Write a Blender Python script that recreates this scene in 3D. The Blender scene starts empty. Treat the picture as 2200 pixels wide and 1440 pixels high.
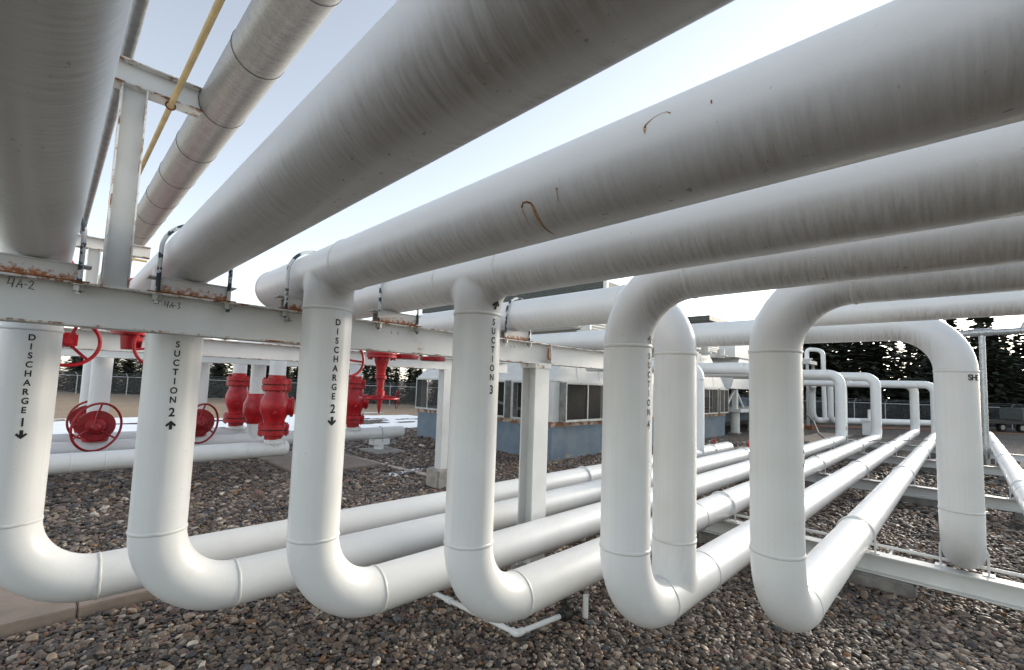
import bpy, bmesh, math, random
import numpy as np
from mathutils import Vector, Matrix, noise as mnoise

# ------------------------------------------------------------------ camera, sky, sun, exposure
H = 2.92                                   # eye height above the gravel
sc = bpy.context.scene
cam_d = bpy.data.cameras.new("camera"); cam = bpy.data.objects.new("camera", cam_d)
sc.collection.objects.link(cam); sc.camera = cam
YAW, PITCH, ROLL, FPX, CY = 0.790, 0.077, 0.034, 984.0, 29.0
def cam_axes():
    cy, sy = math.cos(YAW), math.sin(YAW)
    fwd = Vector((sy*math.cos(PITCH), cy*math.cos(PITCH), math.sin(PITCH)))
    right = Vector((cy, -sy, 0)); up = right.cross(fwd)
    c, s = math.cos(ROLL), math.sin(ROLL)
    return c*right + s*up, -s*right + c*up, fwd
_r, _u, _f = cam_axes()
M = Matrix((( _r.x, _u.x, -_f.x, 0), (_r.y, _u.y, -_f.y, 0), (_r.z, _u.z, -_f.z, H), (0, 0, 0, 1)))
cam.matrix_world = M
cam_d.sensor_width = 36.0; cam_d.lens = 36.0*FPX/2200.0
cam_d.shift_x = 0.0; cam_d.shift_y = CY/2200.0
cam_d.clip_start = 0.05; cam_d.clip_end = 3000

SUN_AZ = math.atan2(100.0, -16.0)          # clockwise from +Y, low beyond the tall trees at right
SUN_EL = math.radians(13.0)
world = bpy.data.worlds.new("World"); sc.world = world; world.use_nodes = True
wn = world.node_tree.nodes; wl = world.node_tree.links
sky = wn.new("ShaderNodeTexSky"); sky.sky_type = 'NISHITA'; sky.sun_disc = False
sky.sun_elevation = SUN_EL; sky.sun_rotation = SUN_AZ
sky.air_density = 1.0; sky.dust_density = .8; sky.ozone_density = 1.0; sky.altitude = 600
bgn = wn["Background"]; bgn.inputs[1].default_value = 0.13
hs = wn.new('ShaderNodeHueSaturation'); hs.inputs['Saturation'].default_value = .45
wl.new(sky.outputs[0], hs.inputs['Color']); wl.new(hs.outputs[0], bgn.inputs[0])
sun_d = bpy.data.lights.new("sun", 'SUN'); sun_d.energy = 1.8; sun_d.angle = math.radians(14); sun_d.color = (1.0, 0.90, 0.76)
sun = bpy.data.objects.new("sun", sun_d); sc.collection.objects.link(sun)
sd = Vector((math.sin(SUN_AZ)*math.cos(SUN_EL), math.cos(SUN_AZ)*math.cos(SUN_EL), math.sin(SUN_EL)))
sun.rotation_euler = sd.to_track_quat('Z', 'Y').to_euler(); sun.location = (40, 10, 40)
sc.view_settings.view_transform = 'Standard'; sc.view_settings.look = 'None'
sc.view_settings.gamma = 1.0; sc.view_settings.exposure = 1.50
try: sc.view_settings.use_curve_mapping = False
except Exception: pass
sc.cycles.use_adaptive_sampling = True; sc.cycles.adaptive_threshold = .02; sc.cycles.max_bounces = 5; sc.cycles.diffuse_bounces = 3; sc.cycles.glossy_bounces = 2; sc.cycles.transparent_max_bounces = 10

random.seed(7); rng = np.random.default_rng(7)
C = sc.collection
PI = math.pi

# ------------------------------------------------------------------ materials
def new_mat(name):
    m = bpy.data.materials.new(name); m.use_nodes = True
    return m, m.node_tree.nodes, m.node_tree.links, m.node_tree.nodes["Principled BSDF"]
def N(nodes, t, **kw):
    n = nodes.new(t)
    for k, v in kw.items(): setattr(n, k, v)
    return n
def math_n(ns, ls, op, a, b=None, c=None, clamp=False):
    n = ns.new("ShaderNodeMath"); n.operation = op; n.use_clamp = clamp
    for i, v in enumerate((a, b, c)):
        if v is None: continue
        if isinstance(v, (int, float)): n.inputs[i].default_value = v
        else: ls.new(v, n.inputs[i])
    return n.outputs[0]
def noise_n(ns, ls, vec, scale, detail=3, rough=0.55):
    n = ns.new("ShaderNodeTexNoise"); n.inputs["Scale"].default_value = scale
    n.inputs["Detail"].default_value = detail; n.inputs["Roughness"].default_value = rough
    if vec is not None: ls.new(vec, n.inputs["Vector"])
    return n.outputs["Fac"]
def ramp(ns, ls, fac, p0, p1, c0=(0,0,0,1), c1=(1,1,1,1)):
    n = ns.new("ShaderNodeValToRGB"); e = n.color_ramp.elements
    e[0].position = p0; e[1].position = p1; e[0].color = c0; e[1].color = c1
    ls.new(fac, n.inputs[0]); return n.outputs[0]
def mixc(ns, ls, fac, a, b, mode='MIX'):
    n = ns.new("ShaderNodeMix"); n.data_type = 'RGBA'; n.blend_type = mode
    for sock, v in ((n.inputs[0], fac), (n.inputs[6], a), (n.inputs[7], b)):
        if isinstance(v, (int, float)): sock.default_value = v
        elif isinstance(v, tuple): sock.default_value = v
        else: ls.new(v, sock)
    return n.outputs[2]
def bump(ns, ls, h, strength, dist=0.01):
    n = ns.new("ShaderNodeBump"); n.inputs["Strength"].default_value = strength; n.inputs["Distance"].default_value = dist
    ls.new(h, n.inputs["Height"]); return n.outputs[0]
def pos_nrm(ns, ls):
    g = ns.new("ShaderNodeNewGeometry"); sp = ns.new("ShaderNodeSeparateXYZ"); sn = ns.new("ShaderNodeSeparateXYZ")
    ls.new(g.outputs["Position"], sp.inputs[0]); ls.new(g.outputs["Normal"], sn.inputs[0])
    return g, sp.outputs, sn.outputs
def comb(ns, ls, x, y, z):
    n = ns.new("ShaderNodeCombineXYZ")
    for i, v in enumerate((x, y, z)):
        if isinstance(v, (int, float)): n.inputs[i].default_value = v
        else: ls.new(v, n.inputs[i])
    return n.outputs[0]

def mat_paint(name, base, rough=0.33, streak=None, dirt=0.5, grime_shade=(0.23,0.185,0.14,1)):
    """white pipe paint; streak = 'over' (dirt runs round the pipe plus painted underside shade), 'riser' (runs down the pipe), 'low'"""
    m, ns, ls, b = new_mat(name)
    g, p, n = pos_nrm(ns, ls)
    big = noise_n(ns, ls, g.outputs["Position"], 1.7, 2)
    col = mixc(ns, ls, ramp(ns, ls, big, .35, .75), (base[0]*.93, base[1]*.93, base[2]*.915, 1), (*base, 1))
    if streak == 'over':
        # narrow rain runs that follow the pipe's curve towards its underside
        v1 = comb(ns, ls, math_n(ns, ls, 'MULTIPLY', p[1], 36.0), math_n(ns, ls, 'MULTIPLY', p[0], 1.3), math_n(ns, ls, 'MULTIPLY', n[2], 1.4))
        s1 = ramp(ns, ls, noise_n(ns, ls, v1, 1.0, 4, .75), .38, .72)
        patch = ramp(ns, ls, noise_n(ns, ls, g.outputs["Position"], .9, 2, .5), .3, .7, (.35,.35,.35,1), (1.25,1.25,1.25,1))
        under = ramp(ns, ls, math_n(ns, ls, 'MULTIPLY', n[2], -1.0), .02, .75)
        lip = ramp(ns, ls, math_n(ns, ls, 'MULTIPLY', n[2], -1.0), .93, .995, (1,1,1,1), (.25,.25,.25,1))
        k = math_n(ns, ls, 'MULTIPLY', math_n(ns, ls, 'MULTIPLY', under, lip), math_n(ns, ls, 'ADD', math_n(ns, ls, 'MULTIPLY', s1, .46), .12))  # streaks are dirt runs; the even film paints underside shade into the colour
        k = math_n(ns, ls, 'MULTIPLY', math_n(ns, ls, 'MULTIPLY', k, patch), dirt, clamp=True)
        col = mixc(ns, ls, k, col, grime_shade)
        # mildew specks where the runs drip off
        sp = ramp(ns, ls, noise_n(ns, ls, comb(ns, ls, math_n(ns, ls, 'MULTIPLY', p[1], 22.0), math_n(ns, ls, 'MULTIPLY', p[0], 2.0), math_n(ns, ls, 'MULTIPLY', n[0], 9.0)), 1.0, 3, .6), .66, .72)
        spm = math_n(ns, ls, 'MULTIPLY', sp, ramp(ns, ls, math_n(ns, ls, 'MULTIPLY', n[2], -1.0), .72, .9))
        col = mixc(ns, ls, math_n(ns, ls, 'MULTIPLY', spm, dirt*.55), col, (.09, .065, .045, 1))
    elif streak == 'riser':
        v1 = comb(ns, ls, math_n(ns, ls, 'MULTIPLY', n[0], 9.0), math_n(ns, ls, 'MULTIPLY', n[1], 9.0), math_n(ns, ls, 'MULTIPLY', p[2], .55))
        s1 = ramp(ns, ls, noise_n(ns, ls, v1, 1.0, 5, .7), .45, .75)
        col = mixc(ns, ls, math_n(ns, ls, 'MULTIPLY', s1, .13*dirt), col, (.42, .40, .34, 1))
    else:
        s1 = ramp(ns, ls, noise_n(ns, ls, g.outputs["Position"], 3.5, 4, .7), .52, .8)
        col = mixc(ns, ls, math_n(ns, ls, 'MULTIPLY', s1, .25*dirt), col, (.45, .42, .36, 1))
    # fine specks of dirt and chips
    fs = ramp(ns, ls, noise_n(ns, ls, g.outputs["Position"], 38.0, 2, .5), .73, .76)
    col = mixc(ns, ls, math_n(ns, ls, 'MULTIPLY', fs, .35*dirt), col, (.25, .21, .17, 1))
    ls.new(col, b.inputs["Base Color"])
    rr = ramp(ns, ls, big, .2, .8, (rough-.03,)*3+(1,), (rough+.06,)*3+(1,))
    ls.new(rr, b.inputs["Roughness"])
    ls.new(bump(ns, ls, noise_n(ns, ls, g.outputs["Position"], 26.0, 3, .8), .16, .006), b.inputs["Normal"])
    return m
W = (0.78, 0.785, 0.78)
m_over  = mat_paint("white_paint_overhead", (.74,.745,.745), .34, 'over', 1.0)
m_riser = mat_paint("white_paint_riser", W, .32, 'riser', 1.0)
m_low   = mat_paint("white_paint_low", (.80,.805,.80), .34, 'low', .5)
m_far   = mat_paint("white_paint_far", (.80,.80,.79), .35, 'low', .7)
m_weld  = mat_paint("white_paint_weld", (.70,.70,.685), .42, 'low', 1.6)

def mat_steel_white(name, rust_amt, rust_scale=6.0, base=(.74,.74,.72)):
    m, ns, ls, b = new_mat(name)
    g, p, n = pos_nrm(ns, ls)
    big = noise_n(ns, ls, g.outputs["Position"], 2.3, 5)
    col = mixc(ns, ls, ramp(ns, ls, big, .3, .8), (base[0]*.86, base[1]*.87, base[2]*.87, 1), (*base, 1))
    r1 = noise_n(ns, ls, g.outputs["Position"], rust_scale, 6, .72)
    rm = ramp(ns, ls, r1, .74-rust_amt*.38, .80-rust_amt*.33)
    rc = mixc(ns, ls, ramp(ns, ls, noise_n(ns, ls, g.outputs["Position"], 34, 4), .3, .7), (.10, .032, .012, 1), (.34, .13, .045, 1))
    halo = ramp(ns, ls, r1, .66-rust_amt*.38, .80-rust_amt*.33)
    col = mixc(ns, ls, math_n(ns, ls, 'MULTIPLY', halo, .35), col, (.50, .36, .22, 1))
    col = mixc(ns, ls, rm, col, rc)
    ls.new(col, b.inputs["Base Color"]); b.inputs["Roughness"].default_value = .5
    ls.new(bump(ns, ls, noise_n(ns, ls, g.outputs["Position"], 90, 3), .15, .004), b.inputs["Normal"])
    return m
m_web    = mat_steel_white("beam_paint", .04, 2.0)
m_flange = mat_steel_white("beam_flange_paint", .60, 7.0)
def mat_shoe():
    m, ns, ls, b = new_mat("shoe_paint"); g, p, n = pos_nrm(ns, ls)
    f = noise_n(ns, ls, g.outputs["Position"], 22, 6, .75)
    k = math_n(ns, ls, 'ADD', math_n(ns, ls, 'MULTIPLY', math_n(ns, ls, 'SUBTRACT', H+.735, p[2]), 9.0), math_n(ns, ls, 'MULTIPLY', math_n(ns, ls, 'SUBTRACT', f, .5), 2.6))
    rc = mixc(ns, ls, ramp(ns, ls, noise_n(ns, ls, g.outputs["Position"], 40, 4), .3, .7), (.20, .062, .018, 1), (.52, .20, .06, 1))
    ls.new(mixc(ns, ls, ramp(ns, ls, k, .05, .45), (.66,.65,.62,1), rc), b.inputs["Base Color"]); b.inputs["Roughness"].default_value = .7
    return m
m_shoe = mat_shoe()
m_bpaint = mat_steel_white("building_white", .10, 2.4, (.72,.71,.68))
m_trim   = mat_steel_white("building_trim", .80, 3.0, (.58,.48,.38))

def mat_simple(name, c, rough=.5, metal=0.0, var=.18, scale=8.0, bmp=.1, coat=0.0):
    m, ns, ls, b = new_mat(name)
    g = ns.new("ShaderNodeNewGeometry")
    f = noise_n(ns, ls, g.outputs["Position"], scale, 3, .65)
    lo = tuple(x*(1-var) for x in c)+(1,); hi = tuple(min(1, x*(1+var)) for x in c)+(1,)
    ls.new(ramp(ns, ls, f, .3, .72, lo, hi), b.inputs["Base Color"])
    b.inputs["Roughness"].default_value = rough; b.inputs["Metallic"].default_value = metal
    if coat: b.inputs["Coat Weight"].default_value = coat
    ls.new(bump(ns, ls, noise_n(ns, ls, g.outputs["Position"], scale*9, 1), bmp, .004), b.inputs["Normal"])
    return m
m_red    = mat_simple("red_valve_paint", (.42,.006,.012), .38, 0, .35, 5, .25)
m_reddk  = mat_simple("dark_red_paint", (.30,.008,.014), .45, 0, .35, 5, .25)
m_galv   = mat_simple("galvanised_steel", (.42,.43,.43), .42, .75, .3, 14, .2)
m_gasket = mat_simple("gasket_black", (.012,.012,.012), .6)
m_black  = mat_simple("black_iron", (.018,.017,.016), .5)
m_yellow = mat_simple("yellow_conduit", (.58,.42,.19), .5, 0, .2, 6)
m_greyc  = mat_simple("grey_conduit", (.22,.22,.22), .5, .3, .3, 10)
m_conc   = mat_simple("concrete", (.36,.335,.30), .85, 0, .22, 5, .5)
m_concd  = mat_simple("weathered_concrete", (.22,.21,.195), .9, 0, .35, 4, .6)
m_ink    = mat_simple("black_print", (.008,.008,.009), .55, 0, .1)
m_pencil = mat_simple("marker_ink", (.06,.055,.05), .7, 0, .1)
m_blue   = None
m_snow   = mat_simple("snow", (.84,.87,.91), .6, 0, .06, 2, .4)
m_hose   = mat_simple("green_hose", (.05,.075,.055), .5)
m_tyre   = mat_simple("tyre_rubber", (.015,.015,.015), .8)
m_bolt   = mat_simple("bolt_zinc", (.36,.35,.32), .5, .6, .3, 30)
m_dark   = mat_simple("dark_panel", (.10,.11,.10), .6, .2, .25, 4)
m_interior = mat_simple("machinery_and_dark_core", (.018,.016,.014), .8, 0, .4, 3)
m_winframe = mat_simple("window_frame_metal", (.46,.47,.45), .5, .3, .2, 6)
m_sidepan = mat_simple("window_side_panel", (.25,.255,.235), .6, .1, .3, 3)
m_rope = mat_simple("white_rope_pipe", (.50,.44,.39), .7, 0, .3, 9)

def mat_ubolt():
    m, ns, ls, b = new_mat("ubolt_peeling")
    g = ns.new("ShaderNodeNewGeometry")
    f = ramp(ns, ls, noise_n(ns, ls, g.outputs["Position"], 11, 3, .5), .47, .50)
    ls.new(mixc(ns, ls, f, (.03,.045,.06,1), (.62,.64,.63,1)), b.inputs["Base Color"])
    b.inputs["Roughness"].default_value = .45; return m
m_ubolt = mat_ubolt()

def mat_clad():
    m, ns, ls, b = new_mat("aluminium_cladding")
    g, p, n = pos_nrm(ns, ls)
    v = comb(ns, ls, math_n(ns, ls, 'MULTIPLY', p[0], 5.0), math_n(ns, ls, 'MULTIPLY', p[1], 30.0), math_n(ns, ls, 'MULTIPLY', p[2], 5.0))
    f = noise_n(ns, ls, v, 1.0, 5, .75); f2 = noise_n(ns, ls, g.outputs["Position"], 60, 3, .7)
    ff = math_n(ns, ls, 'ADD', math_n(ns, ls, 'MULTIPLY', f, .5), math_n(ns, ls, 'MULTIPLY', f2, .5))
    ls.new(ramp(ns, ls, ff, .3, .7, (.22,.205,.19,1), (.50,.475,.45,1)), b.inputs["Base Color"])
    b.inputs["Metallic"].default_value = .55
    ls.new(ramp(ns, ls, ff, .3, .7, (.36,.36,.36,1), (.56,.56,.56,1)), b.inputs["Roughness"])
    ls.new(bump(ns, ls, ff, .25, .004), b.inputs["Normal"]); return m
m_clad = mat_clad()

def mat_bluebase():
    m, ns, ls, b = new_mat("blue_concrete_base")
    g, p, n = pos_nrm(ns, ls)
    f = noise_n(ns, ls, g.outputs["Position"], 1.6, 5, .6)
    col = ramp(ns, ls, f, .3, .75, (.13,.18,.23,1), (.21,.26,.30,1))
    low = math_n(ns, ls, 'SUBTRACT', .62, math_n(ns, ls, 'MULTIPLY', p[2], .42), clamp=True)
    pt = ramp(ns, ls, math_n(ns, ls, 'MULTIPLY', noise_n(ns, ls, g.outputs["Position"], 2.6, 6, .75), math_n(ns, ls, 'ADD', low, .50)), .60, .68)
    col = mixc(ns, ls, pt, col, (.36,.32,.26,1))
    v = comb(ns, ls, math_n(ns, ls, 'MULTIPLY', p[0], 2.6), math_n(ns, ls, 'MULTIPLY', p[1], 2.6), math_n(ns, ls, 'MULTIPLY', p[2], .18))
    st = ramp(ns, ls, noise_n(ns, ls, v, 1.0, 4, .7), .60, .72)
    col = mixc(ns, ls, math_n(ns, ls, 'MULTIPLY', st, .6), col, (.34,.25,.15,1))
    ls.new(col, b.inputs["Base Color"]); b.inputs["Roughness"].default_value = .8
    ls.new(bump(ns, ls, noise_n(ns, ls, g.outputs["Position"], 30, 4), .4, .01), b.inputs["Normal"])
    return m
m_blue = mat_bluebase()

def mat_screen(name, c, alpha, scale):
    """woven wire screen: real holes between the wires"""
    m, ns, ls, b = new_mat(name)
    g, p, n = pos_nrm(ns, ls)
    u = math_n(ns, ls, 'ADD', p[0], p[1])
    def wires(w):
        t = math_n(ns, ls, 'FRACT', math_n(ns, ls, 'MULTIPLY', w, scale))
        return math_n(ns, ls, 'LESS_THAN', t, alpha)
    a1 = wires(math_n(ns, ls, 'ADD', u, p[2])); a2 = wires(math_n(ns, ls, 'SUBTRACT', u, p[2]))
    a = math_n(ns, ls, 'MAXIMUM', a1, a2)
    b.inputs["Base Color"].default_value = (*c, 1); b.inputs["Roughness"].default_value = .5
    ls.new(a, b.inputs["Alpha"]); return m
m_screen = mat_screen("wire_screen", (.012,.012,.011), .15, 14.0)
m_chain  = mat_screen("chain_link", (.16,.165,.17), .10, 11.0)

def mat_ground():
    m, ns, ls, b = new_mat("pebble_ground")
    g = ns.new("ShaderNodeNewGeometry")
    vo = ns.new("ShaderNodeTexVoronoi"); vo.inputs["Scale"].default_value = 15.0; ls.new(g.outputs["Position"], vo.inputs["Vector"])
    sp = ns.new("ShaderNodeSeparateColor"); ls.new(vo.outputs["Color"], sp.inputs[0])
    cr = ns.new("ShaderNodeValToRGB"); e = cr.color_ramp.elements
    e[0].position = 0; e[0].color = (.075,.062,.050,1); e[1].position = 1; e[1].color = (.46,.39,.31,1)
    k = e.new(.5); k.color = (.20,.162,.125,1); ls.new(sp.outputs[0], cr.inputs[0])
    dirt = ramp(ns, ls, noise_n(ns, ls, g.outputs["Position"], .35, 5, .6), .50, .64)
    col = mixc(ns, ls, math_n(ns, ls, 'MULTIPLY', dirt, .75), cr.outputs[0], (.115,.085,.062,1))
    edge = ramp(ns, ls, vo.outputs["Distance"], .0, .55, (1,1,1,1), (.25,.25,.25,1))
    col = mixc(ns, ls, 1.0, col, edge, 'MULTIPLY')
    ls.new(col, b.inputs["Base Color"]); b.inputs["Roughness"].default_value = .85
    inv = math_n(ns, ls, 'SUBTRACT', 1.0, vo.outputs["Distance"])
    ls.new(bump(ns, ls, inv, .7, .03), b.inputs["Normal"]); return m
m_ground = mat_ground()

def mat_field():
    m, ns, ls, b = new_mat("dry_grass_field")
    g = ns.new("ShaderNodeNewGeometry")
    f = noise_n(ns, ls, g.outputs["Position"], .25, 8, .75); f2 = noise_n(ns, ls, g.outputs["Position"], 6.0, 6, .8)
    c1 = ramp(ns, ls, f, .3, .7, (.36,.27,.18,1), (.55,.41,.28,1))
    c2 = ramp(ns, ls, f2, .25, .75, (.35,.35,.35,1), (1,1,1,1))
    ls.new(mixc(ns, ls, 1.0, c1, c2, 'MULTIPLY'), b.inputs["Base Color"]); b.inputs["Roughness"].default_value = .95
    ls.new(bump(ns, ls, f2, .8, .1), b.inputs["Normal"]); return m
m_field = mat_field()
m_earth = mat_simple("red_earth", (.26,.13,.075), .95, 0, .35, 1.5, .6)
m_soil = mat_simple("bare_soil", (.10,.075,.055), .95, 0, .35, 2.5, .8)

def mat_pebble():
    m, ns, ls, b = new_mat("river_pebbles")
    a = ns.new("ShaderNodeAttribute"); a.attribute_type = 'INSTANCER'; a.attribute_name = "tint"
    g = ns.new("ShaderNodeNewGeometry")
    f = noise_n(ns, ls, g.outputs["Position"], 45, 4, .7)
    mm = ramp(ns, ls, f, .25, .75, (.72,.72,.72,1), (1.15,1.12,1.1,1))
    ls.new(mixc(ns, ls, 1.0, a.outputs["Color"], mm, 'MULTIPLY'), b.inputs["Base Color"])
    b.inputs["Roughness"].default_value = .5
    ls.new(bump(ns, ls, noise_n(ns, ls, g.outputs["Position"], 160, 3), .15, .004), b.inputs["Normal"]); return m
m_pebble = mat_pebble()
def mat_leaf(name, c):
    m, ns, ls, b = new_mat(name)
    oi = ns.new("ShaderNodeNewGeometry")
    f = noise_n(ns, ls, oi.outputs["Position"], .9, 4, .7)
    ls.new(ramp(ns, ls, f, .3, .7, (c[0]*.5, c[1]*.5, c[2]*.5, 1), (c[0]*1.3, c[1]*1.3, c[2]*1.25, 1)), b.inputs["Base Color"])
    b.inputs["Roughness"].default_value = .75; return m
m_needle = mat_leaf("spruce_needles", (.032,.040,.024))
m_bark = mat_simple("bark", (.07,.05,.037), .9)

# ------------------------------------------------------------------ mesh helpers
def thing(name, label, cat, loc=(0,0,0), group=None, kind=None):
    o = bpy.data.objects.new(name, None); C.objects.link(o); o.location = loc
    o.empty_display_size = .2
    o["label"] = label; o["category"] = cat
    if group: o["group"] = group
    if kind: o["kind"] = kind
    return o
def root_loc(o):
    v = Vector((0,0,0))
    while o is not None: v = v + o.location; o = o.parent
    return v
class MB:
    def __init__(s): s.v = []; s.f = []
    def add(s, vs, fs):
        k = len(s.v); s.v += [tuple(v) for v in vs]; s.f += [tuple(i+k for i in f) for f in fs]; return s
    def box(s, x0, x1, y0, y1, z0, z1):
        vs = [(x,y,z) for z in (z0,z1) for y in (y0,y1) for x in (x0,x1)]
        return s.add(vs, [(0,2,3,1),(4,5,7,6),(0,1,5,4),(2,6,7,3),(0,4,6,2),(1,3,7,5)])
    def obox(s, p0, p1, w, h, up=(0,0,1)):
        p0 = Vector(p0); p1 = Vector(p1); d = (p1-p0).normalized(); u = Vector(up)
        r = d.cross(u)
        if r.length < 1e-4: r = d.cross(Vector((1,0,0)))
        r.normalize(); u = r.cross(d)
        vs = []
        for q in (p0, p1):
            for a, b_ in ((-1,-1),(1,-1),(1,1),(-1,1)): vs.append(q + r*(a*w/2) + u*(b_*h/2))
        return s.add(vs, [(0,1,2,3),(7,6,5,4),(0,4,5,1),(1,5,6,2),(2,6,7,3),(3,7,4,0)])
    def sweep(s, pts, r, seg=24, caps=True, closed=False, rfun=None):
        pts = [Vector(p) for p in pts]; n = len(pts)
        tang = []
        for i in range(n):
            a = pts[(i-1) % n] if (closed or i > 0) else pts[i]; b_ = pts[(i+1) % n] if (closed or i < n-1) else pts[i]
            tang.append((b_-a).normalized())
        t0 = tang[0]; ref = Vector((0,0,1)) if abs(t0.z) < .9 else Vector((1,0,0))
        u = t0.cross(ref).normalized(); us = [u]
        for i in range(1, n):
            q = tang[i-1].rotation_difference(tang[i]); u = q @ u; u = (u - tang[i]*u.dot(tang[i])).normalized(); us.append(u)
        vs = []; fs = []
        for i in range(n):
            w = tang[i].cross(us[i]); rr = r if rfun is None else rfun(i)
            for k in range(seg):
                a = 2*PI*k/seg; vs.append(pts[i] + us[i]*(rr*math.cos(a)) + w*(rr*math.sin(a)))
        m = n if closed else n-1
        for i in range(m):
            j = (i+1) % n
            for k in range(seg):
                k2 = (k+1) % seg; fs.append((i*seg+k, i*seg+k2, j*seg+k2, j*seg+k))
        if caps and not closed:
            fs.append(tuple(reversed(range(seg)))); fs.append(tuple(range((n-1)*seg, n*seg)))
        return s.add(vs, fs)
    def tube(s, p0, p1, r, seg=24, caps=True): return s.sweep([p0, p1], r, seg, caps)
    def lathe(s, o, axis, prof, seg=32, caps=True):
        """prof = [(dist along axis, radius)]"""
        o = Vector(o); ax = Vector(axis).normalized(); ref = Vector((0,0,1)) if abs(ax.z) < .9 else Vector((1,0,0))
        u = ax.cross(ref).normalized(); w = ax.cross(u); vs = []; fs = []
        for d, r in prof:
            for k in range(seg):
                a = 2*PI*k/seg; vs.append(o + ax*d + u*(r*math.cos(a)) + w*(r*math.sin(a)))
        for i in range(len(prof)-1):
            for k in range(seg):
                k2 = (k+1) % seg; fs.append((i*seg+k, i*seg+k2, (i+1)*seg+k2, (i+1)*seg+k))
        if caps: fs.append(tuple(reversed(range(seg)))); fs.append(tuple(range((len(prof)-1)*seg, len(prof)*seg)))
        return s.add(vs, fs)
    def extr(s, prof, y0, y1, axis='X', origin=(0,0,0)):
        """closed 2-D profile (a,z) swept along X or Y"""
        n = len(prof); vs = []
        for t in (y0, y1):
            for a, z in prof:
                vs.append((origin[0]+t, origin[1]+a, origin[2]+z) if axis == 'X' else (origin[0]+a, origin[1]+t, origin[2]+z))
        fs = [tuple(range(n)), tuple(reversed(range(n, 2*n)))]
        for i in range(n): j = (i+1) % n; fs.append((i, i+n, j+n, j))
        return s.add(vs, fs)
    def build(s, name, mat, parent=None, label=None, smooth=True, kind=None, bevel=0.0, angle=35):
        me = bpy.data.meshes.new(name)
        L = root_loc(parent) if parent else Vector((0,0,0))
        me.from_pydata([(v[0]-L.x, v[1]-L.y, v[2]-L.z) for v in s.v], [], s.f)
        bm = bmesh.new(); bm.from_mesh(me)
        bmesh.ops.recalc_face_normals(bm, faces=bm.faces)
        if bevel:
            es = [e for e in bm.edges if len(e.link_faces) == 2 and e.calc_face_angle(0) > .6]
            bmesh.ops.bevel(bm, geom=es, offset=bevel, segments=2, affect='EDGES', clamp_overlap=True)
        bm.to_mesh(me); bm.free()
        me.materials.append(mat)
        if smooth:
            me.polygons.foreach_set("use_smooth", [True]*len(me.polygons))
            me.set_sharp_from_angle(angle=math.radians(angle))
        o = bpy.data.objects.new(name, me); C.objects.link(o)
        if parent: o.parent = parent
        if label: o["label"] = label
        if kind: o["kind"] = kind
        return o
def tag(o, label, cat, group=None, kind=None):
    o["label"] = label; o["category"] = cat
    if group: o["group"] = group
    if kind: o["kind"] = kind
    return o
def struct(name, mb, mat, **kw):
    o = mb.build(name, mat, None, smooth=False, **kw); o["kind"] = "structure"; return o
def copy_tree(o, loc=None, parent=None):
    c = o.copy(); C.objects.link(c)
    if parent is not None: c.parent = parent
    if loc is not None: c.location = loc
    for ch in list(o.children): copy_tree(ch, None, c)
    return c
def Z(z): return z + H

# ------------------------------------------------------------------ plant grid (metres, eye at 0,0,H)
R = 0.2286
XA, XB, XC, XD, XS4, XF, XG = [k*R for k in (-.621, 3.762, 8.244, 12.744, 17.26, 21.762, 38.473)]
YD1, YS2, YD2, YS3, YS4, YD4, YSH = [k*R for k in (28.887, 24.126, 19.342, 14.772, 10.177, 5.74, .383)]
ZO = Z(4.55*R); ZL = Z(-9.5*R); BR = 3*R; BT = 0.645
NEAR = -9.0

def arc_pts(c, a, b, rad, n=14):
    """quarter bend centred c from c+a*rad to c+b*rad"""
    c = Vector(c); a = Vector(a); b = Vector(b)
    return [c + a*(rad*math.cos(t)) + b*(rad*math.sin(t)) for t in np.linspace(0, PI/2, n)]
def weld(parent, o, axis, r=R, mat=None):
    mb = MB(); o = Vector(o); ax = Vector(axis).normalized(); ref = Vector((0,0,1)) if abs(ax.z) < .9 else Vector((1,0,0))
    u = ax.cross(ref).normalized(); w = ax.cross(u); seg = 64
    pr = [(-.016, -.004), (-.011, .0045), (0, .0075), (.011, .0045), (.016, -.004)]
    vs = []; fs = []; ph = random.random()*50
    for k in range(seg):
        a = 2*PI*k/seg; wob = .0055*mnoise.noise((math.cos(a)*4+ph, math.sin(a)*4, 0)); rad = .0022*mnoise.noise((k*1.9+ph, 3, 0))
        for d, h in pr:
            vs.append(o + ax*(d*1.25+wob) + (u*math.cos(a) + w*math.sin(a))*(r + h + (rad if h > 0 else 0)))
    n = len(pr)
    for k in range(seg):
        k2 = (k+1) % seg
        for j in range(n-1): fs.append((k*n+j, k2*n+j, k2*n+j+1, k*n+j+1))
    mb.add(vs, fs)
    return mb.build("weld_seam", mat or m_weld, parent, angle=80)
def pipe(parent, name, p0, p1, mat, r=R, seg=48, caps=True, nsub=1):
    p0 = Vector(p0); p1 = Vector(p1)
    pts = [p0.lerp(p1, i/nsub) for i in range(nsub+1)]
    return MB().sweep(pts, r, seg, caps).build(name, mat, parent)
def bend(parent, pts, mat, r=R, seg=48, name="elbow"): return MB().sweep(pts, r, seg, False).build(name, mat, parent, angle=60)
def cap(parent, o, axis, mat, r=R):
    prof = [(0, r)] + [(r*.55*math.sin(t), r*math.cos(t)) for t in np.linspace(.12, PI/2-.05, 9)]
    return MB().lathe(o, axis, prof, 48).build("end_cap", mat, parent, angle=60)
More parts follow.
